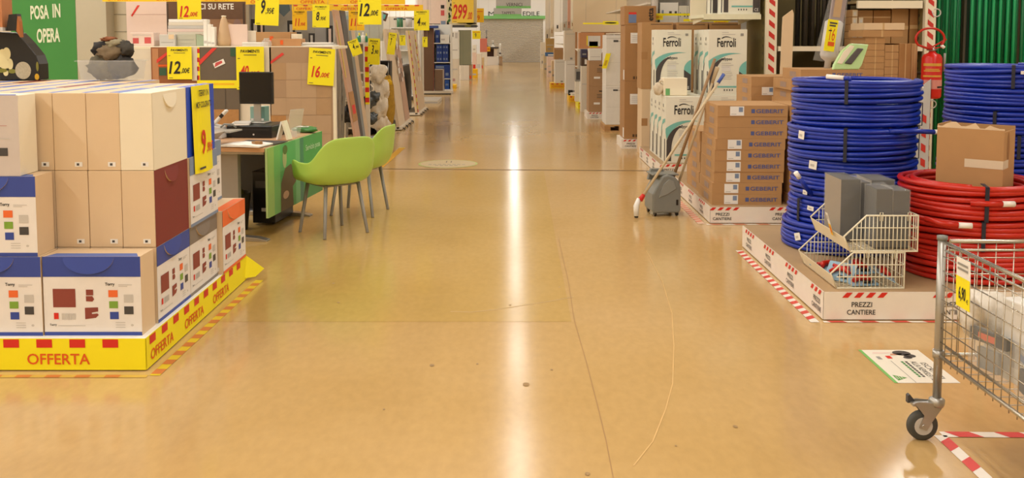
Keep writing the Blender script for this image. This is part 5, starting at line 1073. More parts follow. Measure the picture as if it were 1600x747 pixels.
cart_box('small blue carton at the bottom of the white shelf', 695, 124.5, 702, 140, 26.8, .4, z0=A(0,140,26.8).z+.002, m=M('bright_blue_carton', (36,84,170), .5), marks=((.2,.4,.8,.6,steelb),))
cart_box('blue carton standing high behind the dark brown board', 680, 47, 686, 66, 26.9, .4, dblue, z0=A(0,67,26.8).z+.001, marks=((.2,.4,.8,.6,steelb),))
cart_box('white carton above the blue tile cartons', 688, 54, 702, 67, 26.8, .4, white, z0=A(0,67,26.8).z+.001, marks=((.1,.3,.5,.5,lgrey),))
cart_box('flat dark blue shelf board jutting above the dark brown board', 655, 40, 684, 44, 25.5, .3, dblue, 'shelf_board', 'shelf', marks=((0,.4,1,.5,steelb),), hang=True)
Yw = 29.5
cart_box('tall white appliance carton beyond the blue tile cartons, upper', 704, 49, 716, 92, Yw, .6, white, z0=A(0,92,Yw).z, marks=((.2,.8,.4,.95,grey),(.6,.75,.9,.95,lgrey),(.1,.3,.9,.34,lgrey)))
cart_box('white appliance carton beneath the upper white carton by the blue ones', 704, 92, 716, 137, Yw, .6, offw, z0=0, marks=((.1,.6,.9,.65,lgrey),(.2,.2,.6,.3,M('pink_line', (190,150,146), .5))))
o_ = cart_box('yellow skirted low pallet beyond the blue carton shelf', 704, 133, 712, 138, 28.6, .7, yelo, 'pallet_stand', 'pallet', 0, ((.1,.3,.5,.7,orr),))
gg = M('grey_green_panel', (140,146,124), .4, var=.05, scale=3); gg2 = M('dark_grey_green_panel', (118,126,106), .4, var=.05, scale=3)
cart_box('tall grey green glass door panel standing at the left of the far aisle', 716.5, 47, 736, 102, 34, .3, gg, 'door_panel', 'panel', A(0,102,34).z, ((.12,0,.16,1,gg2),(.34,0,.36,1,gg2)), sidem={'+x': gg2})
cart_box('white base box under the grey green door panel', 719, 101, 733, 119, 34, .8, white, 'display_plinth', 'display', 0, ((.3,.1,.32,.9,lgrey),))
cart_box('second base box of the grey green door panel, right side', 733.2, 101, 737, 112, 34, .8, M('taupe_base', (176,150,120), .5), 'display_plinth', 'display', 0, ((.1,.1,.9,.3,orr),))
for j, (a, b, c, d_, m, l_) in enumerate(((738,82,744,113,pinkw,'pinkish carton right of the grey green panel'),(738,70,744,82,white,'round white bucket shaped carton above the pinkish carton'),(744,84,752,105,offw,'off white carton in the pile right of the grey green panel'),(747,90,756,102,M('tan_bag', (206,176,130), .7),'tan sack before the far display table'),(736,108,746,116,yelo,'small amber crate on the floor right of the grey green panel'))):
    Y = 37+1.2*j if j < 4 else 37; cart_box(l_, a, b, c, d_, (36.0 if j == 4 else 37.0 if j == 1 else Y), .5, m, z0=(0 if j in (0,2,3,4) else A(0,82,37).z+.002), marks=((.2,.3,.8,.5,red if j in (0,3) else lgrey),))
k = MB()
o_ = cart_box('hanging floral display board behind the red 299 sign', 698, -6, 745, 43, 30.4, .08, M('cream_pattern', (226,216,180), .5), 'display_board', 'display board', marks=((0,0,1,.08,dgrey),), hang=True)
k = MB(); x0, x1, z0, z1 = RC(698, -6, 745, 43, 30.4); W_, H_ = x1-x0, z1-z0; fr = Fr((-W_/2,0,0),(1,0,0),(0,0,1)); q = random.Random(2)
for j in range(16): k.disc(fr, q.uniform(.02,.16)*W_, q.uniform(.1,.95)*H_, .025, .05, (blk, M('leaf_green', (70,130,60), .5))[j % 2], e=.004)
for j in range(8): k.disc(fr, q.uniform(.2,.95)*W_, q.uniform(.02,.16)*H_, .12, .03, (dgrey, M('leaf_print_olive', (126,124,44), .5))[j % 2], e=.004)
k.build('floral_pattern', o_)
o_ = price('large orange yellow 299.00 sign with red figures hanging left of the aisle', 706, -7, 740, 35.5, 30.2, '299', '.00', red, M('sign_amber_red', (246,208,70), .5), bigbox=(.03,.12,.70,.68), head='')
cart_box('small amber sign right of the 299.00 sign', 740, 13, 756, 35, 31, .02, yelo, 'price_sign', 'sign', marks=(('99', .1,.15,.6,.5, orr),(.1,.75,.9,.8,orr)), hang=True)
cart_box('yellow price sign hanging under the amber one, before the shutter', 738, 48, 751, 61, 36, .02, yel, 'price_sign', 'sign', marks=(('9', .3,.2,.5,.7, dgrey),(.1,.8,.9,.86,orr)), hang=True)
cart_box('tall white wardrobe board at the upper left before the floral board', 652, -10, 693, 45, 31.5, .3, M('pale_pink_board', (236,216,202), .5), 'display_board', 'display board', z0=0, marks=((0,.0,1,.62,offw),(.1,.66,.9,.668,dgrey),(.5,.7,.51,1,lgrey)))
cart_box('narrow pink and white carton left of the floral board', 688, -6, 697, 40, 31.2, .2, pinkw, z0=0, marks=((.1,.78,.7,.84,M('pink_red_print', (206,84,84), .5)),(.1,.86,.7,.9,blk),(.1,.6,.9,.72,steelb)))
cart_box('white board with a dark shelf edge behind the 4,90 sign', 596, 26, 660, 44, 24.0, .3, offw, 'display_board', 'display board', z0=0, marks=((.3,.96,1,.98,dgrey),))
for j, (a, b, c, m, l_) in enumerate(((620,28,631,M('green_jar', (70,130,90), .4),'green paint tin on the shelf left of the 4,90 sign'),(634,28,645,lgrey,'patterned black and white tin on the shelf left of the 4,90 sign'))):
    Y = 23.3; r_ = .08; z1 = A(0,b,Y).z; z0 = A(0,43,Y).z; o_ = MB().lathe([(r_,0),(r_,z1-z0)], (0,0,0), m, 18).build('paint_tin', loc=(xat((a+c)/2,Y),Y,z0)); tag(o_, l_, 'tin'); MB().lathe([(r_*1.04,z1-z0-.01),(r_*1.04,z1-z0+.006)], (0,0,0), dblue if j == 0 else blk, 18).build('lid', o_)
shelving('white shelf with blue front edge carrying two paint tins', xat(610,23.2), xat(655,23.2), 23.2, .5, A(0,43,23.3).z, 4, white)
# far display table before the shutter
Y = 52.0
o_ = thing('display_table', 'small dark topped display table with a white base far down the aisle', 'table', (xat(767,Y), Y, 0)); w_ = xat(779,Y)-xat(767,Y)
MB().box(-w_,w_,0,.8,0,A(0,88.5,Y).z,white).build('base', o_); MB().box(-w_-.05,w_,-.02,.8,A(0,76,Y).z,A(0,73.5,Y).z,dgrey).build('tabletop', o_)
for s_ in (-.8,.6): MB().box(s_*w_-.09,s_*w_+.09,.05,.7,A(0,88.5,Y).z,A(0,76,Y).z,offw).build('leg', o_)
MB().box(-w_*.5,w_*.4,.35,.75,A(0,88.5,Y).z,A(0,76,Y).z,M('dark_opening', (74,44,30), .5)).build('opening_fill', o_)  # solid box coloured dark to stand for the dark opening under the tabletop
cart_box('red pink panel standing left of the far display table', 750, 60, 761, 80, 51, .1, M('red_pink_panel', (206,116,96), .5), 'display_board', 'display board', z0=0, marks=((0,0,1,.5,offw),))
cart_box('yellow tag at the front of the far display table', 760.5, 73, 766, 80.5, 51.2, .02, yelo, 'price_sign', 'sign', marks=((.2,.4,.8,.6,orr),), hang=True)
z0 = A(0,73.5,Y).z
for j, (px, py, r_, m, l_) in enumerate(((760,46,.10,grey,'tall grey tap column on the far display table'),(770,63,.14,white,'white jug on the far display table'),(781,68,.12,white,'small white lamp at the right end of the far table'))):
    h_ = A(0,py,Y+.3).z - (z0 if j < 2 else 0); o_ = MB().lathe([(r_,0),(r_*.8,h_*.1),(r_*.3,h_*.3),(r_*.3,h_*.8),(r_*.55,h_*.9),(r_*.4,h_)], (0,0,0), m, 14).build('table_ornament', loc=(xat(px,Y),Y+.3+(0 if j < 2 else .8),(z0 if j < 2 else 0)+.002)); tag(o_, l_, 'ornament'); MB().lathe([(r_*.5,h_*.5),(r_*.5,h_*.56)], (0,0,0), dgrey, 12).build('band', o_)
cart_box('low brown step box right of the far display table', 780, 88, 785, 97, 52, .8, M('taupe_base', (176,150,120), .5), 'display_plinth', 'display', 0, ((.1,.8,.9,.9,kraft2),))
# shelves closing the left side of the far aisle
for j, (y0, l_) in enumerate(((20,'tall off white shelf run behind the leaning boards'),(38,'tall off white shelf run behind the grey green panel'),(48,'tall off white shelf run before the far wall on the left'))):
    o_ = thing('shelf_run', l_, 'shelving', (-4.6, y0, 0)); MB().box(-.5,.0,0,9,0,(1.7,1.9,2.3)[j],M('shelf_back_beige', (214,200,178), .6, var=.04, scale=1)).build('back_panel', o_)
    for s_ in range(4): MB().box(0,.45,0,9,.15+.42*s_,.18+.42*s_,offw).build('shelf', o_)
o_ = cart_box('flat grey sample slab lying on the floor before the dark brown board', 652, 157, 684, 159, 22.0, 1.3, M('grey_sample_slab', (196,186,170), .4), 'sample_slab', 'tile', 0, ((0,.3,1,.5,grey),))
# hanging aisle signs
def asign(label, px0, py0, px1, py1, Y, word, tw):
    x0, x1, z0, z1 = RC(px0, py0, px1, py1, Y); o_ = thing('aisle_sign', label, 'sign', ((x0+x1)/2, Y, z0)); W_, H_ = x1-x0, z1-z0
    k_ = MB(); k_.box(-W_/2,W_/2,0,.06,0,H_,M('sign_grey', (176,176,172), .5)); fr_ = Fr((-W_/2,0,0),(1,0,0),(0,0,1)); k_.rect(fr_, 0,0,W_,.1,M('green_beam_paint', (122,190,112), .5)); k_.txt(fr_, word, *[tw[0]*W_, tw[1]*H_, tw[2]*W_, tw[3]*H_], dgrey, .006); k_.build('sign_panel', o_)
    for s_ in (-.4,.4): k_ = MB(); k_.tube([(s_*W_,.03,H_),(s_*W_,.03,ZC-z0)], .012, grey, 5); k_.build('hanging_rod', o_)
asign('grey hanging aisle sign reading VERNICI', 775, -10, 829.5, 13, 40, 'VERNICI', (.29,.13,.75,.37))
asign('smaller grey hanging aisle sign reading TAPPETI below the VERNICI sign', 771.5, 12.6, 815, 25, 50, 'TAPPETI', (.28,.22,.75,.56))
# ================================================================ RIGHT MIDDLE: boiler boxes
ZF = .15
pallet('white skirted pallet under the white and teal boiler boxes', 1.69, 2.95, 10.50, 12.2, ZF, '-x', 'p', first=.02)
FW, FD, FH = .45, .29, .765
lteal = M('boiler_teal', (120,190,182), .45, var=.03); fdark = M('boiler_dark_print', (72,66,66), .5)
fb = MB(); fb.box(-FW/2, FW/2, 0, FD, 0, FH, M('boiler_box_white', (232,230,214), .55, var=.015))
fr = Fr((-FW/2,0,0),(1,0,0),(0,0,1))
def fu(pts): return [((x)/58*FW, (y)/100*FH) for x, y in pts]     # drawn on a 58 x 100 grid
def bez(a, b, c, n=10): return [((1-t)**2*a[0]+2*t*(1-t)*b[0]+t*t*c[0], (1-t)**2*a[1]+2*t*(1-t)*b[1]+t*t*c[1]) for t in [i/n for i in range(n+1)]]
fb.shape(fr, fu([(.3,46)] + bez((.3,52),(18,68),(50,63)) + list(reversed(bez((2,36),(14,64),(50,63))))), lteal, .002)
fb.shape(fr, fu([(2,12)] + bez((2,34),(8,54),(26,57)) + list(reversed(bez((9,14),(8,46),(26,57)))) + [(9,3),(2,3)]), fdark, .0026)
fb.shape(fr, fu(bez((57.5,52),(46,46),(46.5,36)) + [(57.5,28)]), lteal, .002); fb.shape(fr, fu([(46.5,36),(57.5,28),(57.5,3),(46.5,3)]), fdark, .0024)
fb.txt(fr, 'Ferroli', *[13/58*FW, 73/100*FH, 41/58*FW, 87/100*FH], blk, .003, 0, .018)
fb.shape(fr, fu(bez((19,86.5),(26,93),(37,85.5)) + list(reversed(bez((21,86),(26,90.5),(37,85.5))))), blk, .0035)
fb.txt(fr, 'calypso', 19/58*FW, 51.5/100*FH, 36/58*FW, 57.5/100*FH, dgrey, .003, 0, .02)
for y, x1 in ((95,30),(92,40),(48,34),(45,38),(42,32),(33,36),(30,37),(27,35),(24,36)): fb.rect(fr, 20/58*FW, y/100*FH, x1/58*FW, (y+.9)/100*FH, lgrey, .003)
fb.rect(fr, 48/58*FW, 90/100*FH, 52.5/58*FW, 94/100*FH, grey, .003); fb.rect(fr, 14/58*FW, 11/100*FH, 46/58*FW, 13.5/100*FH, lteal, .003); fb.rect(fr, 20/58*FW, 36/100*FH, 34/58*FW, 44/100*FH, M('pale_label', (222,220,214), .5), .0028)
for x in (24,28,32,36): fb.rect(fr, x/58*FW, 6/100*FH, (x+1.6)/58*FW, 8.6/100*FH, dgrey, .003)
fb.txt(fr, 'CE', 49/58*FW, 5/100*FH, 55/58*FW, 9.5/100*FH, paper, .004)
sf = Fr((-FW/2,FD,0),(0,-1,0),(0,0,1)); q0 = FD
fb.shape(sf, [(.02*q0,.42*FH),(.3*q0,.56*FH),(.95*q0,.62*FH),(.95*q0,.67*FH),(.4*q0,.64*FH),(.02*q0,.5*FH)], lteal, .002); fb.shape(sf, [(.03*q0,.03*FH),(.12*q0,.03*FH),(.16*q0,.36*FH),(.3*q0,.5*FH),(.1*q0,.42*FH)], fdark, .0024); fb.rect(sf, .78*q0, .03*FH, .97*q0, .36*FH, fdark, .0024)
fb.txt(sf, 'Ferroli', .3*q0, .76*FH, .7*q0, .80*FH, dgrey, .003); fb.rect(sf, .45*q0, .83*FH, .55*q0, .88*FH, dgrey, .003)
F0 = fb.build('boiler_box', bevel=.004)
k = MB(); k.rect(Fr((-FW/2,0,FH),(1,0,0),(0,1,0)), 0, FD*.42, FW, FD*.58, M('top_tape', (206,190,150), .4), .002); ft = k.build('top_tape', F0)
def boiler(label, x, y, z, first=[True]):
    if first[0]: o_ = F0; first[0] = False; o_.location = (x,y,z)
    else: o_ = dup(F0, (x,y,z))
    tag(o_, label, 'box', 'boiler boxes'); return o_
bx0 = 1.755+FW/2; z1 = ZF+.001; z2 = z1+FH+.001
boiler('front lower left Ferroli boiler box nearest the mop bucket', bx0, 10.57, z1)
boiler('lower left boiler box second from the front, side showing', bx0, 10.87, z1); boiler('lower left boiler box third from the front, side showing', bx0, 11.17, z1); boiler('rearmost lower left boiler box', bx0, 11.47, z1); 
boiler('upper left Ferroli boiler box behind the small cream carton', bx0, 11.42, z2)
for j, y in enumerate((10.87,11.17,11.47)): boiler(['front','second','rear'][j]+' lower right boiler box, hidden behind the flat drain boxes', 2.30+FW/2, y, z1)
boiler('upper right Ferroli boiler box behind the mop poles', 2.30+FW/2, 10.88, z2); boiler('second upper right boiler box, only its side showing', 2.30+FW/2, 11.18, z2); boiler('rearmost upper boiler box of the right column', 2.30+FW/2, 11.48, z2)
cart_box('cream small carton with a green tape mark on the lower left boiler boxes', 1037, 122, 1074, 147, 10.72, .26, cream, z0=z2+.001, marks=((.08,.02,.26,.4,M('green_tape_mark', (110,176,110), .5)),))
o_ = thing('plastic_bag', 'crumpled cream plastic bag beside the cream carton on the boiler boxes', 'bag', (xat(1029,10.8), 10.8, z2+.001)); MB().blob((0,0,.075), .055, .06, .075, M('cream_bag', (214,200,176), .4, bump=.5, scale=30), 12, .25).build('bag_body', o_); MB().tube([(0,0,.13),(.02,-.02,.17),(.07,-.02,.165),(.10,-.03,.15)], [.012,.014,.012,.006], MATS['cream_bag'], 7).build('bag_knot', o_)
# tall kraft cartons
for j, (a, b, c, d_, Y, z, l_) in enumerate(((1001,137.5,1016,241,12.5,0,'lower tall narrow kraft carton behind the boiler boxes'),(1001,36,1016,137,12.5,None,'upper tall narrow kraft carton behind the boiler boxes'))):
    x0, x1, za, zb_ = RC(a,b,c,d_,Y); zt_ = .9
    o_ = MB().box(0,.42,0,.42,0,.893,kraftp if j == 0 else kraft).build('carton', loc=(x0,12.45,.0+j*.895), bevel=.004); tag(o_, l_, 'box', 'tall kraft cartons'); k = MB(); k.rect(Fr((0,0,0),(1,0,0),(0,0,1)), 0,.4,.08,.5,kraft2); k.rect(Fr((0,0,0),(1,0,0),(0,0,1)), .12,.86,.40,.875,M('faint_brown_print', (130,100,70), .6)); k.build('print', o_)
for j in range(2):
    for h_ in range(2):
        o_ = MB().box(0,.42,0,.42,0,.893,kraft).build('carton', loc=(2.20+j*.44,12.45,h_*.895), bevel=.004); tag(o_, f'{("lower","upper")[h_]} kraft carton with faint print, {("left","right")[j]} of the row behind the upper boiler boxes', 'box', 'tall kraft cartons'); k = MB(); k.rect(Fr((0,0,0),(1,0,0),(0,0,1)), .03,.855,.38,.872,MATS['faint_brown_print']); k.build('print', o_)
# kraft tower with printed feet icons
Yk = 13.25; xk = xat(976,Yk)
ktop = [0.0]
o_ = MB().box(0,.5,0,.62,0,.13,tww).build('pallet_stand', loc=(xk-.04,Yk-.04,0)); tag(o_, 'white skirted low pallet under the tall kraft tower', 'pallet'); k = MB(); fr = Fr((0,0,0),(1,0,0),(0,0,1)); prezzi_skirt(k, fr, .5, .128, .05); k.build('printed_skirt', o_)
zc = .131
for j, (h_, l_) in enumerate(((.83,'lower kraft carton of the tower beside the white cartons on the wooden pallet'),(.80,'upper kraft carton of the tower beside the white cartons'))):
    o_ = MB().box(-.09,.36,0,.55,0,h_,kraft2).build('carton', loc=(xk+.09,Yk,zc), bevel=.005); tag(o_, l_, 'box', 'tall kraft cartons'); k = MB(); fr = Fr((-.09,0,0),(1,0,0),(0,0,1))
    k.rect(fr, .08,.50+.04*j,.25,.65+.04*j,paper); 
    for i in range(4): k.rect(fr, .10,.53+.04*j+.025*i,.10+.12-(i%2)*.03,.537+.04*j+.025*i,lgrey,.003)
    k.rect(fr, .24,h_-.12,.44,h_-.03,M('rust_print', (166,90,40), .6))
    for i in range(6): k.rect(fr, .12+.045*i,.03,.15+.045*i,.07,M('faint_dark_print', (90,64,40), .6))
    k.rect(Fr((-.09,.55,0),(0,-1,0),(0,0,1)), .4,.02,.52,.16,paper); k.build('print', o_); zc += h_ + .001
o_ = MB().box(-.11,.34,0,.5,0,.27,kraft2).build('carton', loc=(xk+.10,Yk+.0,zc), bevel=.005); tag(o_, 'kraft carton with a blue label and upright lettering topping the kraft tower', 'box', 'tall kraft cartons'); k = MB(); fr = Fr((-.11,0,0),(1,0,0),(0,0,1)); k.rect(fr, .06,.03,.17,.18,M('blue_label', (110,130,170), .5)); k.rect(fr, .06,.15,.17,.18,red,.003); k.txt(Fr((.30,-.001,.06),(0,0,1),(-1,0,0)), 'etta', 0,0,.18,.07,blk,.004,0,.02); k.build('print', o_)
cart_box('brown carton behind the top of the kraft tower at the upper frame edge', 966, -20, 985, 10, 13.9, .4, kraft2, z0=A(0,9,13.9).z, hang=None)if False else None
# white tall cartons on a wooden pallet
Yc = 15.5; xc = xat(947,Yc); xe = xat(975,Yc)
o_ = thing('wooden_pallet', 'wooden pallet under the tall white cartons', 'pallet', (xc, Yc-.02, 0)); pal = M('raw_pallet_wood', (190,150,98), .7, var=.12, scale=8)
for zz in (0,.10): MB().box(-.02,.55,0,.7,zz,zz+.022,pal).build('deck_boards', o_)
for x_ in (-.02,.22,.45): MB().box(x_,x_+.1,0,.7,.022,.10,kraft2).build('stringer', o_)
zc = .123
for j, (h_, l_) in enumerate(((.66,'lower tall white carton on the wooden pallet'),(.84,'upper tall white carton on the wooden pallet with a yellow tag'))):
    o_ = MB().box(0,.5,0,.65,0,h_,M('white_carton', (226,222,214), .6)).build('carton', loc=(xc,Yc,zc), bevel=.005); tag(o_, l_, 'box', 'white appliance cartons'); k = MB(); fr = Fr((0,0,0),(1,0,0),(0,0,1)); k.rect(fr,0,h_*.93,.5,h_*.935,grey); k.rect(fr,.12,h_*.86,.2,h_*.9,dgrey); k.rect(fr,.2,h_*.87,.35,h_*.88,grey); k.rect(fr,.22,.05,.4,.06,lgrey); k.rect(fr,.02,h_*.45,.3,h_*.455,lgrey)
    k.build('print', o_); zc += h_ + .001
k = MB(); fr = Fr((-.03,-.03,0),(1,0,.0),(.28,0,1)); o_ = thing('price_sign', 'long yellow price tag tilted in front of the upper white carton', 'sign', (xat(943,15.4),15.42,A(0,107,15.4).z)); k.prism(fr, [(0,0),(.08,0),(.08,.26),(0,.26)], .004, yel); k.rect(fr, .02,.05,.06,.14,M('mustard_print', (214,180,20), .5)); k.build('sign_card', o_); k = MB(); k.tube([(.09,-.03,.25),(.13,.08,.25)], .004, lgrey, 4); k.build('cord', o_)
# kraft pair on a white skirt, appliances and low yellow stands further on
Ye = 18.0; xe0 = xat(920,Ye)
o_ = MB().box(-.03,.45,0,.7,0,.13,tww).build('pallet_stand', loc=(xe0,Ye-.05,0)); tag(o_, 'white skirted low pallet under the two square kraft cartons', 'pallet'); k = MB(); prezzi_skirt(k, Fr((-.03,0,0),(1,0,0),(0,0,1)), .4, .128, .06); k.build('printed_skirt', o_)
zc = .131
for j in range(2):
    o_ = MB().box(0,.42,0,.5,0,.50,M('grey_kraft', (178,140,100), .7, var=.06)).build('carton', loc=(xe0,Ye,zc), bevel=.005); tag(o_, ('lower','upper')[j]+' square kraft carton left of the white cartons on the wooden pallet', 'box', 'square kraft cartons'); k = MB(); fr = Fr((0,0,0),(1,0,0),(0,0,1)); k.rect(fr,.2,.40,.36,.42,blk)
    for i in range(3): k.rect(fr,.16,.34-.03*i,.36,.35-.03*i,dgrey)
    k.rect(fr,.1,.15,.22,.19,paper); k.rect(fr,.16,.26,.24,.28,kraft2); k.build('print', o_); zc += .501
cart_box('white open carton with raised flaps on the square kraft cartons', 921, 76, 940, 95, Ye+.05, .35, white, z0=zc+.001, marks=((.1,.3,.9,.34,lgrey),))
o_ = MB().bar((0,0,.002),(.15,0,.30),.008,.3,paper,up=(0,1,0)).build('leaning_sheet', loc=(xat(938,Ye),Ye+.60,zc+.004)); tag(o_, 'white sheet leaning above the square kraft cartons', 'sheet'); MB().bar((.04,-.0,.085),(.10,-.0,.205),.006,.2,lgrey,up=(0,1,0)).build('print', o_)
Yg = 22.0
def stand(label, px0, px1, py0, py1, m):
    Y = G(0,py1).y; x0, x1, z0, z1 = RC(px0,py0,px1,py1,Y); o_ = MB().box(0,x1-x0,0,.8,0,z1,m).build('pallet_stand', loc=(x0,Y,0)); tag(o_, label, 'pallet', 'low yellow stands'); k_ = MB(); fr_ = Fr((0,0,0),(1,0,0),(0,0,1)); W_ = x1-x0
    for i in range(4): k_.rect(fr_, .03+i*W_*.25, z1*.75, .03+i*W_*.25+W_*.12, z1*.95, red, .004)
    k_.txt(fr_, 'OFFERTA', .1*W_, z1*.2, .9*W_, z1*.55, orr, .005); k_.build('printed_skirt', o_); return Y, x0, x1, z1
s1 = stand('nearest low yellow stand on the right, bright yellow', 903, 925, 160, 170, M('bright_lemon', (246,232,30), .5)); s2 = stand('second low yellow stand on the right, carrying small boxes', 889, 915, 150, 159.5, yelo); s3 = stand('third low yellow stand on the right, amber', 860, 890, 130, 138, yelo)
Y, x0, x1, z1 = s1
for j, (a, b, c, d_, m, l_) in enumerate(((906,128,922,165,white,'lowest white carton on the bright yellow stand'),(909,104,922,127.5,white,'upper white carton on the bright yellow stand'))):
    cart_box(l_, a, b, c, d_, Y+.06, .4, m, z0=(z1+.001 if j == 0 else A(0,127.8,Y+.06).z), marks=((.1,.85,.9,.87,lgrey),(.3,.5,.5,.55,grey)), group='white appliance cartons')
cart_box('grey framed appliance left of the upper white carton', 899, 108, 909, 127, Y+.25, .3, M('appliance_grey', (150,146,138), .4), 'appliance', 'appliance', z0=A(0,127.6,Y+.25).z, marks=((.15,.15,.85,.8,dgrey),))
cart_box('white box beneath the grey framed appliance', 899, 127.5, 905.8, 165, Y+.25, .3, offw, z0=z1+.001, marks=((.2,.4,.8,.42,lgrey),))
cart_box('small dark navy carton above the white carton by the square kraft pair', 908, 77, 918, 90, 19.6, .3, M('navy_carton', (60,58,90), .5), z0=A(0,90,19.6).z, marks=((.2,.3,.8,.5,grey),)); cart_box('dark brown carton with a white label right under the navy carton', 908, 90.2, 919, 103, 19.6, .3, M('dark_brown_carton', (80,60,46), .5), z0=A(0,103,19.6).z, marks=((.5,.2,.8,.8,paper),)); cart_box('grey white carton column under the dark brown carton', 908, 103.2, 919, 178, 19.6, .3, offw, z0=0, marks=((.1,.6,.9,.62,lgrey),))
Y, x0, x1, z1 = s2
for j, (a, b, c, m, l_) in enumerate(((892,145,905,paper,'white flat carton on the second yellow stand'),(888,141,895,blackp,'small black item at the left of the second yellow stand'),(902,141,909,blackp,'small black item at the right of the second yellow stand'))):
    cart_box(l_, a, b, c, 151, Y+.06+.2*(j > 0), .15, m, z0=z1+.001, marks=((.2,.3,.8,.5,lgrey),))
for j, (a, b, c, d_, Y, m, l_) in enumerate(((867,93,885,133,29.0,white,'low white appliance on the amber stand'),(884,95,906,141,26.0,white,'white washing machine sized carton beyond the second yellow stand'),(882,48,900,95,27.5,offw,'tall white carton above the low white appliances'),(866,75,880,93,29.6,kraft,'kraft carton on top of the low white appliance'))):
    zb_ = s3[3]+.001 if j == 0 else (0 if j == 1 else A(0,95,26.0).z+.002 if j == 2 else A(0,93,29.0).z+.002)
    Yy = 26.05 if j == 2 else 29.05 if j == 3 else (s3[0]+.05 if j == 0 else Y)
    if j == 3: zb_ = A(0,93,s3[0]+.05).z+.002; Yy = s3[0]+.1
    cart_box(l_, a, b, c, d_, Yy, .6, m, z0=zb_, marks=((.1,.88,.9,.9,lgrey),(.5,.04,.7,.1,grey)))
for j, (a, b, c, d_, Y, m, l_) in enumerate(((845,66,852,104,46,offw,'farthest off white carton column on the right before the shutter'),(849,86,858,116,40,M('cream_sacks', (214,196,160), .7),'cream sack pile right of the far aisle'),(853,60,866,82,42,M('ochre_carton', (196,160,96), .6),'ochre carton behind the blue sheet on the right'),(852,82,866,87,37,M('blue_sheet', (70,110,160), .5),'folded blue sheet lying on the far right pile'),(855,88,866,120,36.5,pinkw,'pinkish sack column under the blue sheet'),(862,95,868,126,34,kraftp,'narrow pale kraft column near the amber stand'))):
    cart_box(l_, a, b, c, d_, Y, .6, m, z0=(None if j in (2,3) else 0), marks=((.1,.5,.9,.55,lgrey),(.2,.2,.6,.3,grey)), hang=(j in (2,))) if j != 3 else cart_box(l_, a, b, c, d_, 36.6, .4, m, z0=A(0,88,36.5).z+.002, marks=((.3,.2,.9,.5,white),))
# hanging white door panels and the big beige end panel
for j, (a, c, py1, Y, m, l_) in enumerate(((852,860,66,44,offw,'farthest hanging white door panel on the right'),(860,866,58,41,M('cream_door', (222,206,176), .5),'second hanging door panel from the far end'),(866,879,50,37,white,'wide white hanging door panel in the middle of the row'),(879,887,48,34,M('pale_grey_door', (206,202,192), .5),'pale grey hanging door panel'),(887,892,44,31,M('pink_door', (206,150,120), .5),'narrow pinkish hanging panel'),(892,898,46,29,cream,'nearest narrow cream hanging panel'))):
    cart_box(l_, a, -40, c, py1, Y, .12, m, 'door_panel', 'door panel', group='hanging door panels', marks=((.75,.0,.8,1,lgrey),(.3,.06,.5,.12,dgrey if j % 2 == 0 else kraft2)), hang=True)
beige = M('beige_end_panel', (214,194,160), .6, var=.03, scale=1)
o_ = thing('shelf_run', 'large beige shelf end panel rising over the white cartons on the right', 'shelving', (xat(895,24.0), 24.0, 0)); x1 = xat(1030,24.0)-xat(895,24.0)
zt_ = 4.6; zl = A(0,50,24).z; MB().box(0,x1,0,.05,zl,zt_,beige).build('end_panel', o_); MB().box(.12,.2,0,.08,0,zl,offw).build('upright', o_); MB().box(x1-.1,x1,.0,.08,0,zl,offw).build('upright', o_); MB().box(.1,x1,.6,.65,0,zl,M('rear_kraft_brown', (178,134,92), .7)).build('back_board', o_)
for zz in (.3,.8,1.25): MB().box(.1,x1,.08,.6,zz,zz+.03,offw).build('shelf', o_)
cart_box('orange brown carton with a printed yellow card under the beige end panel', 905, 51, 944, 76, 23.4, .4, M('orange_kraft', (206,146,98), .7), z0=A(0,76,23.4).z, marks=((.35,.15,.85,.8,M('pale_label', (222,220,214), .5)),(.4,.1,.75,.45,yel),(.5,.2,.6,.4,blk),(.3,.2,.34,.8,yel)))
cart_box('dark open carton right of the orange brown carton', 955, 51, 968, 62, 23.4, .4, M('dark_brown_carton', (80,60,46), .5), z0=A(0,76,23.4).z, marks=((.3,.2,.4,.9,lgrey),)); 
x0, x1, z0, z1 = RC(900,62.2,972,76.2,23.4)
cart_box('beige shelf board holding the two cartons under the end panel', 903, 76.3, 972, 80, 23.3, .6, offw, 'shelf_board', 'shelf', z0=None, marks=((0,.2,1,.4,lgrey),))
o_ = bpy.data.objects['shelf_board.001'] if 'shelf_board.001' in bpy.data.objects else None
if o_: MB().box(-.5,-.44,.05,.5,-o_.location.z,0,alu).build('leg', o_); MB().box(.44,.5,.05,.5,-o_.location.z,0,alu).build('leg', o_); MB().box(-.4,.5,.1,.5,.0,.001,offw).build('liner', o_)
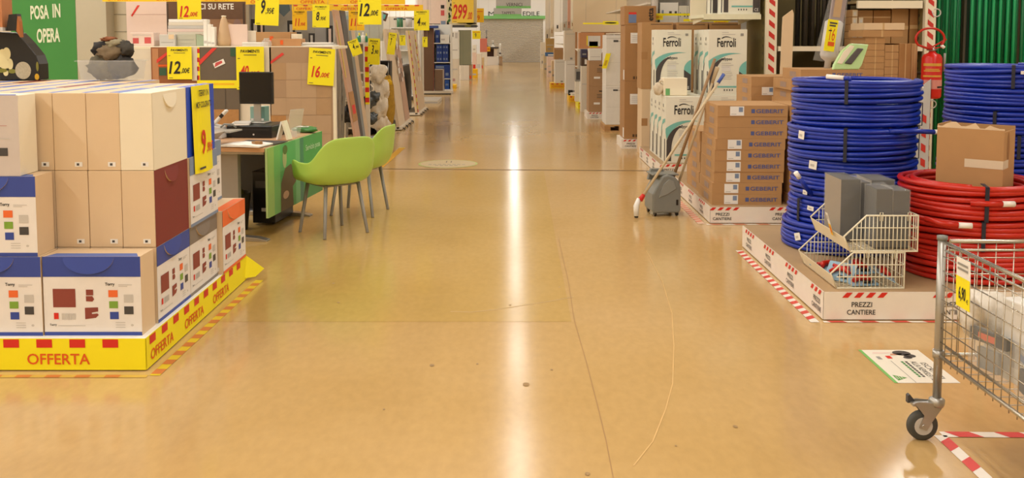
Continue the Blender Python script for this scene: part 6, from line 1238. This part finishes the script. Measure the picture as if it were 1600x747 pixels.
def ystrip(label, px0, py0, px1, py1, Y, word=None, wr=None):
    x0, x1, z0, z1 = RC(px0,py0,px1,py1,Y); o_ = MB().box(0,x1-x0,0,.012,0,z1-z0,yel).build('offer_strip', loc=(x0,Y,z0)); tag(o_, label, 'sign', 'yellow shelf strips'); fr_ = Fr((0,0,0),(1,0,0),(0,0,1))
    if word:
        k_ = MB(); s_ = (x1-x0)/(px1-px0); u0, u1 = (wr[0]-px0)*s_, (wr[2]-px0)*s_; v0, v1 = A(0,wr[3],Y).z-z0, A(0,wr[1],Y).z-z0; k_.prism(fr_, [(u0,v0),(u1,v0),(u1,v1),(u0,v1)], -.006, yel); f3 = Fr((u0,-.006,v0),(1,0,0),(0,0,1)); k_.txt(f3, word, .1*(u1-u0), .3*(v1-v0), .9*(u1-u0), .7*(v1-v0), orr if word == 'OFFERTA' else blk, .003); k_.build('hanging_tag', o_)
    k_ = MB(); k_.tube([(.05,.006,z1-z0),(.05,.006,ZC-z0)], .003, lgrey, 4); k_.tube([(x1-x0-.05,.006,z1-z0),(x1-x0-.05,.006,ZC-z0)], .003, lgrey, 4); k_.build('hanging_cord', o_)
ystrip('yellow shelf strip left of the kraft tower', 911, 35.5, 967, 37.8, 16.5, '.', (942,33,966,38.5))
ystrip('upper yellow shelf strip with an orange OFFERTA tag above the left boiler box', 1018, 21, 1096, 24.5, 13.45, 'OFFERTA', (1018,22,1036,31))
ystrip('lower yellow shelf strip with a tag above the right boiler box', 1068, 29.5, 1141, 33.5, 13.0, 'OFFERTA', (1115,30,1138,43))
# ================================================================ RIGHT BACK: racking
YR = 10.9; xa, xb = xat(1204.5,YR), xat(1451.5,YR)
for j, (x, l_) in enumerate(((xa,'cream rack post with red slanted stripes behind the drain boxes'),(xb,'cream rack post with red slanted stripes behind the fire extinguisher'))):
    o_ = thing('rack_post', l_, 'post', (x, YR, 0), group='striped rack posts'); k = MB(); k.box(-.062,.062,0,.07,0,3.2,cream); fr = Fr((-.062,0,0),(1,0,0),(0,0,1)); k.build('post_profile', o_)
    k = MB(); z = .05
    while z < 3.1: k.shape(fr, [(.028,z),(.097,z-.055),(.097,z+.005),(.028,z+.06)], M('stripe_red', (206,52,44), .45), .002); z += .13
    k.build('red_stripes', o_); k = MB(); k.box(-.045,.045,.075,1.0,.0,2.9,M('olive_side_plate', (142,130,84), .6)); k.build('side_plate', o_)
    k = MB()
    for i in range(26): k.disc(Fr((-.045,1.0,0),(0,-1,0),(0,0,1)), .8, .5+i*.09, .012, .02, dgrey, e=.003)
    k.build('slot_holes', o_)
oliv = M('olive_back_panel', (126,114,76), .7, var=.06, scale=3)
o_ = MB().box(xa+.06, xb-.06, YR+.98, YR+1.0, 0, 3.2, oliv).build('olive_panel'); tag(o_, 'olive brown back panel of the rack behind the black pipes', 'panel'); 
def shelf_beam(label, px0, px1, py0, py1, dep=.9, th=None):
    x0, x1, z0, z1 = RC(px0, py0, px1, py1, YR+.02); o_ = MB().box(x0,x1,YR+.02,YR+.06,z0,z1,cream).build('rack_shelf'); tag(o_, label, 'shelf', 'rack shelves'); MB().box(x0,x1,YR+.06,YR+dep,z1-.03,z1,M('shelf_deck', (170,150,110), .6)).build('deck', o_); return z1
zs = shelf_beam('cream rack shelf carrying the black pipes', 1216, 1442, 72.5, 80)
zs2 = shelf_beam('upper cream rack shelf at the top right above the kraft parcels', 1340, 1442, 1, 13)
zs0 = A(0, 126, YR).z
o_ = shelf_beam('lower rack shelf hidden behind the blue coil carrying kraft parcels', 1216, 1442, 127, 134)
bp = M('black_pipe', (52,48,44), .4, var=.15); pipe0 = None
for i in range(13):
    x = xat(1247,YR+.3) + i*.052 + rnd.uniform(-.006,.006)
    l_ = f'dark plastic pipe standing on the rack shelf, {["leftmost","second","third","fourth","fifth","sixth","seventh","eighth","ninth","tenth","eleventh","twelfth","rightmost"][i]} of its row'
    r0 = .024 if i % 4 else .03
    if i < 2:
        o_ = MB().tube([(0,0,0),(0,0,1.35)], r0, bp if i else M('black_pipe_glossy', (36,36,38), .25), 12).build('plastic_pipe'); MB().tube([(0,0,1.2),(0,0,1.24)], r0+.003, dgrey, 12).build('clip_ring', o_); pipe0 = o_
    else: o_ = dup(pipe0, (0,0,0))
    o_.location = (x, YR+.25+rnd.uniform(0,.35), zs+.001); tag(o_, l_, 'pipe', 'dark pipes on the rack')
o_ = MB().prism(Fr((0,0,0),(1,0,0),(0,0,1)), [(0,0),(.15,0),(.17,1.86),(.155,1.90),(.05,1.82)], .03, kraftp).build('cardboard_sheet', loc=(xat(1215,10.55),10.55,0)); tag(o_, 'pale cardboard sheet leaning beside the left rack post', 'cardboard'); MB().prism(Fr((.15,.001,0),(0,1,0),(0,0,1)), [(0,0),(.03,0),(.03,1.8),(0,1.8)], .004, kraft).build('folded_edge', o_)
# kraft parcels on the rack
def parcel(label, px0, py0, px1, py1, Y, dep, m=kraft, end=None, z0=None):
    return cart_box(label, px0, py0, px1, py1, Y, dep, m, z0=z0, group='kraft parcels on the rack', marks=((0,.45,1,.55,M('parcel_tape', (206,170,120), .4)),) if not end else ((.0,.0,1,1,end),(.2,.3,.6,.6,lgrey)))
endw = M('whitish_parcel_end', (206,190,160), .6); wd = ['lowest','second','third','fourth','top']
Yq = YR+.1
h_ = (A(0,15,Yq).z-zs)/5
for i in range(5):
    z = zs+.001+i*h_
    for j, (a, b) in enumerate(((1329,1338),(1339,1347))):
        x0, x1 = xat(a,Yq), xat(b,Yq)
        if i == 4 and j == 1: continue
        o_ = MB().box(0,x1-x0,0,.5,0,h_-.002,kraft).build('carton', loc=(x0,Yq,z), bevel=.003); tag(o_, f'{wd[i]} small parcel with a whitish end, {("left","right")[j]} column beside the black pipes', 'box', 'kraft parcels on the rack'); k = MB(); k.rect(Fr((0,0,0),(1,0,0),(0,0,1)), .005,.006,x1-x0-.005,h_-.008,endw); k.rect(Fr((0,0,0),(1,0,0),(0,0,1)), .02,.02,.045,h_-.03,lgrey,.003); k.build('end_label', o_)
for i, (a, b, py0, py1, l_) in enumerate(((1338,1364,16,38,'kraft parcel on the shelf right of the whitish ends, upper left'),(1364.5,1392,16,38,'kraft parcel on the shelf, upper middle'),(1392.5,1420,14,54,'kraft parcel on the shelf, third from the left, tall'),(1420.5,1435,12,70,'tall kraft parcel beside the right rack post'),(1348,1392,38.3,72,'wide kraft parcel beneath the two upper parcels on the shelf'))):
    parcel(l_, a, py0, b, py1, Yq+.12+(0 if i < 4 else -.02), .45, M('parcel_brown', (168,122,72), .7, var=.08) if i % 2 else kraft, z0=(zs+.001 if i >= 3 else A(0,38.2,Yq+.1).z+.003 if i < 2 else zs+.001))
Yp = 10.25
big = cart_box('large plain kraft carton on the floor behind the blue coils, under the parcel columns', 1350, 128, 1441, 300, Yp, .55, kraft2, z0=0, marks=((.4,.0,.6,1,kraft),))
ztop_ = A(0,128,Yp).z
cols = ((1352,1382.5,58.5,126,7,'left'),(1383,1404.5,70,126,5,'middle'),(1405,1424,68,126,1,'third'),(1424.5,1434,68,126,1,'right'))
for a, b, py0, py1, n, cn in cols:
    H_ = A(0,py0,Yp).z-ztop_
    for i in range(n):
        o_ = MB().box(0,xat(b,Yp)-xat(a,Yp),0,.45,0,H_/n-.002,kraft if cn != 'third' else M('parcel_brown', (168,122,72), .7)).build('carton', loc=(xat(a,Yp),Yp+.02,ztop_+.001+i*H_/n), bevel=.003); tag(o_, f'flat kraft parcel number {i+1} from below in the {cn} parcel column by the extinguisher'.replace('number 1 from below', 'lowest' if n > 1 else 'single').replace('number 2 from below','second lowest').replace('number 3 from below','third lowest').replace('number 4 from below','fourth lowest').replace('number 5 from below','fifth from below').replace('number 6 from below','sixth from below').replace('number 7 from below','topmost'), 'box', 'kraft parcels on the rack')
        k = MB(); k.rect(Fr((0,0,0),(1,0,0),(0,0,1)), (xat(b,Yp)-xat(a,Yp))*.5,0,(xat(b,Yp)-xat(a,Yp))*.5+.012,H_/n-.002,MATS['parcel_tape']); k.build('tape', o_)
z3 = A(0,57.5,Yp).z
for i in range(2):
    o_ = MB().box(0,.44,0,.45,0,.075,kraftp if i else kraft).build('carton', loc=(xat(1347+i*1.5,Yp),Yp+.0,A(0,58,Yp).z+.002+i*.077), bevel=.003, rz=-.03*i); tag(o_, ('lower','upper')[i]+' flat kraft parcel lying across the left parcel columns', 'box', 'kraft parcels on the rack'); MB().box(.2,.22,-.001,.451,.0,.0765,MATS['parcel_tape']).build('tape', o_)
# hanging blister product with a yellow tag
Yh = 8.9; z0 = A(0,100,Yh).z
o_ = thing('hanging_pack', 'clear hanging pack of a milky bottle with a yellow price tag', 'package', (xat(1293,Yh), Yh, z0), rot=(0,.13,0))
k = MB(); k.prism(Fr((-.115,.03,.02),(1,0,0),(0,0,1)), [(-.02,.0),(.25,0),(.22,.65),(.05,.65)], .004, film); k.build('film_bag', o_)
k = MB(); k.lathe([(.0,-.07),(.03,-.07),(.03,-.005),(.07,.02),(.085,.05),(.085,.37),(.06,.39)], (0,0,.03), M('milky_plastic', (214,212,210), .3, alpha=.9), 20); k.build('bottle_shape', o_)
k = MB(); k.box(-.05,.08,-.02,.02,.40,.72,M('mauve_card', (160,146,146), .5)); k.rect(Fr((-.05,-.02,.40),(1,0,0),(0,0,1)), .02,.05,.09,.28,M('tan_photo', (196,164,124), .5)); k.build('header_card', o_)
k = MB(); fr = Fr((-.09,-.088,.12),(1,0,0),(0,0,1)); k.prism(fr, [(0,0),(.10,0),(.10,.30),(0,.30)], .002, yelo if False else yel); k.txt(fr, '16', .035,.10,.085,.22,orr,.003); k.rect(fr,.03,.05,.09,.09,orr,.003); k.rect(fr,.02,.26,.09,.275,dgrey,.003); k.rect(fr,.02,.235,.08,.25,dgrey,.003); k.rect(fr,.02,.19,.05,.20,dgrey,.003); k.build('price_tag', o_)
k = MB(); k.tube([(.02,0,.70),(.02-.75,0,ZC-z0)][:1]+[(.0,0,2.4)], .003, lgrey, 4); k.build('hanging_cord', o_)
# fire extinguisher
Yx = 10.12; xx = xat(1455.5,Yx); z0 = A(0,154,Yx).z; z1 = A(0,83,Yx).z; H_ = z1-z0; r_ = .105
ered = M('extinguisher_red', (206,26,18), .3, var=.03)
o_ = thing('fire_extinguisher', 'red fire extinguisher with a looped red hose on the right rack post', 'extinguisher', (xx,Yx,z0))
k = MB(); k.lathe([(.07,0),(.098,.01),(r_,.03),(r_,H_-.05),(.085,H_-.015),(.045,H_),(.03,H_+.02)], (0,0,0), ered, 28); k.build('cylinder', o_)
k = MB(); k.lathe([(.03,H_+.018),(.038,H_+.03),(.034,H_+.05),(.012,H_+.06)], (0,0,0), alu, 16); k.tube([(-.06,0,H_+.04),(.05,0,H_+.04)], .012, alu, 8); k.build('valve', o_)
k = MB(); k.bar((0,-.01,H_+.07),(.14,-.02,H_+.15),.025,.012,ered); k.bar((-.02,0,H_+.05),(.13,-.02,H_+.07),.025,.012,ered); k.build('lever', o_)
k = MB(); pts = []
for i in range(28): a = math.radians(215-i*9.3); pts.append((-.03+.155*math.cos(a)-.02, -.05, H_+.155+.115*math.sin(a)))
k.tube([(-.0,-.02,H_+.04),(-.1,-.05,H_+.06)]+pts, .0125, redp, 8); k.build('hose', o_)
k = MB(); e_ = Vector(pts[-1]); k.tube([e_, e_+Vector((.03,0,-.03))], .017, paper, 8); k.build('nozzle', o_); k = MB(); k.tube([(.13,-.02,H_-.0),(.125,-.02,H_-.2)], .013, grey, 8); k.build('discharge_tube', o_)
k = MB(); lb = M('label_gold', (214,160,60), .5); n_ = 10
def lab_(a0, a1, z0_, z1_, m, rr_):
    for i in range(n_):
        b0 = math.radians(a0+(a1-a0)*i/n_); b1 = math.radians(a0+(a1-a0)*(i+1)/n_); k.poly([(rr_*math.cos(b0),rr_*math.sin(b0),z0_),(rr_*math.cos(b1),rr_*math.sin(b1),z0_),(rr_*math.cos(b1),rr_*math.sin(b1),z1_),(rr_*math.cos(b0),rr_*math.sin(b0),z1_)], m)
lab_(-165,-50,H_*.72,H_*.78,lb,r_+.002); lab_(-160,-60,H_*.60,H_*.63,lb,r_+.002); lab_(-150,-70,H_*.64,H_*.66,lb,r_+.002); lab_(-165,-50,H_*.48,H_*.52,lb,r_+.002); lab_(-160,-20,H_*.22,H_*.42,M('pink_label', (214,140,130), .5),r_+.002); lab_(-80,-30,H_*.24,H_*.28,blk,r_+.003); k.build('label', o_)
k = MB(); k.box(-.02,.02,.09,.77,H_*.5,H_*.56,dgrey); k.build('bracket', o_)
# grey white board, green stakes
o_ = MB().prism(Fr((0,0,0),(1,0,0),(0,0,1)), [(0,0),(.17,0),(.17,1.14),(.02,1.02),(0,.98)], .02, M('grey_white_board', (196,196,196), .5)).build('leaning_board', loc=(xat(1431,10.0),10.0,0)); tag(o_, 'grey white board leaning between the left blue coils and the green stakes', 'board'); MB().prism(Fr((.17,.0,0),(0,1,0),(0,0,1)), [(0,0),(.02,0),(.02,1.14),(0,1.14)], .003, lgrey).build('edge_band', o_)
k = MB(); 
fr = Fr((.03,-.002,0),(1,0,0),(0,0,1)); o2 = k
for i in range(5): k.shape(fr, [(.05,.05+.16*i),(.10,.02+.16*i),(.10,.10+.16*i),(.05,.13+.16*i)], M('stripe_red', (206,52,44), .45), .002)
k.build('red_stripes', o_)
gm = [M('green_stake_%d' % i, c, .4, var=.2, scale=8, stretch=(1,1,.2)) for i, c in enumerate(((0,124,70),(0,146,82),(2,104,60)))]
st0 = []
for i in range(3):
    o_ = MB().tube([(0,0,0),(0,0,3.0)], .019, gm[i], 9).build('garden_stake'); MB().tube([(0,0,2.98),(0,0,3.02)], .021, blk, 9).build('cap', o_); st0.append([o_, True])
n_ = 0
for grp, (p0, p1, cnt, gname) in enumerate(((1464,1496,9,'left bundle behind the extinguisher'),(1515,1585,20,'wide middle bundle above the right blue coils'),(1594,1622,7,'bundle at the right photo edge'))):
    for i in range(cnt):
        Y = 11.1 + (i % 3)*.09; x = xat(p0+(p1-p0)*i/(cnt-1), Y); s_ = st0[(i*2+grp) % 3]
        if s_[1]: o_ = s_[0]; s_[1] = False
        else: o_ = dup(s_[0], (0,0,0))
        o_.location = (x, Y, 0); o_.rotation_euler = (0, rnd.uniform(-.004,.004), 0); tag(o_, f'dark green plastic garden stake in the {gname}', 'stake', 'garden stakes, ' + gname)
for i, (p0, p1) in enumerate(((1496.5,1514),(1585,1594))):
    x0, x1, z0, z1 = RC(p0,-80,p1,300,11.3); o_ = MB().box(0,x1-x0,0,.06,0,3.2,M('dark_grey_post', (104,98,80), .6)).build('rack_post', loc=(x0,11.3,0)); tag(o_, ('dark grey rack post left of the wide green stake bundle','dark grey rack post right of the wide green stake bundle')[i], 'post'); MB().box(-.02,x1-x0+.02,-.03,0,1.2,1.24,dgrey).build('cross_bar', o_)
for i, (px, py) in enumerate(((1463,20),(1456,163))):
    c_ = A(px,py,10.8); pts = [(.05*math.cos(a), 0, .045*math.sin(a)) for a in [math.radians(-120+t*24) for t in range(11)]]; o_ = MB().tube([(0,.12,.03)]+pts, .007, lgrey, 6).build('wall_hook', loc=c_); tag(o_, ('upper grey hook on the green stakes beside the right post','lower grey hook below the extinguisher')[i], 'hook'); MB().box(-.02,.02,.11,.125,0,.06,grey).build('plate', o_)
struct(MB().box(xat(1452,11.5), XW, 11.55, 11.65, 0, 3.4, M('dark_green_sheet', (40,66,46), .7)).build('wall_rack'))
# shelf left of the rack with more boiler boxes, pale cartons under it
zw = A(0,22,YR).z
o_ = thing('display_shelf', 'white shelf above the boiler boxes carrying more white and teal boxes', 'shelf', (xat(1098,YR+.1), YR+.1, zw-.06)); x1 = xat(1187,YR+.1)-xat(1098,YR+.1); MB().box(0,x1,0,.9,.02,.06,M('shelf_greenish_white', (226,224,196), .5)).build('shelf_board', o_); MB().box(0,x1,-.012,0,0,.062,MATS['shelf_greenish_white']).build('front_edge', o_); MB().prism(Fr((x1-.05,.9,0),(0,-1,0),(0,0,1)), [(0,-.05),(.85,.018),(0,.018)], .01, cream).build('bracket', o_); MB().prism(Fr((.05,.9,0),(0,-1,0),(0,0,1)), [(0,-.05),(.85,.018),(0,.018)], .01, cream).build('bracket', o_); MB().box(.02,x1-.02,.9,.95,.0,.5,cream).build('rear_rail', o_)
for j, (a, y, l_) in enumerate(((1127,YR+.16,'front boiler box on the white shelf, cut by the top of the photo'),(1110,YR+.48,'second boiler box on the white shelf, cut by the photo top'))):
    boiler(l_, xat(a,y)+FW/2, y, zw+.001)
for j, (z0_, h_, l_) in enumerate(((0,.86,'lowest pale greenish carton left of the left rack post'),(.861,.42,'middle pale greenish carton left of the left rack post'),(1.282,.31,'upper pale greenish carton left of the left rack post'))):
    o_ = MB().box(0,.50,0,.5,0,h_,M('pale_green_carton', (200,192,146), .6)).build('carton', loc=(xat(1150,12.95)-.22,12.95,z0_+.001), bevel=.004); tag(o_, l_, 'box', 'pale greenish cartons'); MB().box(.0,.501,-.002,.0,h_-.02,h_-.012,grey).build('lid_line', o_)
o_ = shelving('grey white wall shelf behind the tall kraft cartons at the top of the photo', xat(1024,13.6), xat(1200,13.6), 13.6, .5, 2.6, 6, M('grey_white_shelf', (196,190,180), .5), zs=[.1,.6,1.15,1.70,2.4])
for j, (a, b, c, d_, m, l_) in enumerate(((1031,4,1060,34,white,'white faucet carton on the shelf above the left boiler box'),(1060.4,9,1077,36,M('pale_carton', (226,222,206), .5),'pale carton with two dark dots on the shelf above the boiler boxes'),(1077.5,-8,1092,22,M('grey_carton', (200,196,186), .5),'grey carton with dark upright lettering near the white shelf'))):
    cart_box(l_, a, b, c, d_, 13.64, .3, m, z0=1.727, marks=((.1,.5,.2,.7,steelb),(.5,.5,.64,.66,dgrey),(.8,.5,.92,.66,dgrey)) if j < 2 else ((.7,.4,.85,.9,dgrey),), hang=None)
for j, (x0_, y0_) in enumerate(((2.3,15.9),(2.6,25.0),(2.6,36.0),(2.6,47.0))):
    o_ = thing('shelf_run', ['tall beige shelf run behind the white cartons on the wooden pallet','tall beige shelf run beyond the beige end panel','tall beige shelf run behind the hanging door panels','tall beige shelf run near the far wall on the right'][j], 'shelving', (x0_, y0_, 0)); MB().box(.5,.6,0,(6.9,9,9,9)[j],0,3.0,M('shelf_back_beige', (214,200,178), .6)).build('back_panel', o_)
    for s_ in range(6): MB().box(0,.5,0,(6.9,9,9,9)[j],.15+.5*s_,.18+.5*s_,offw).build('shelf', o_)
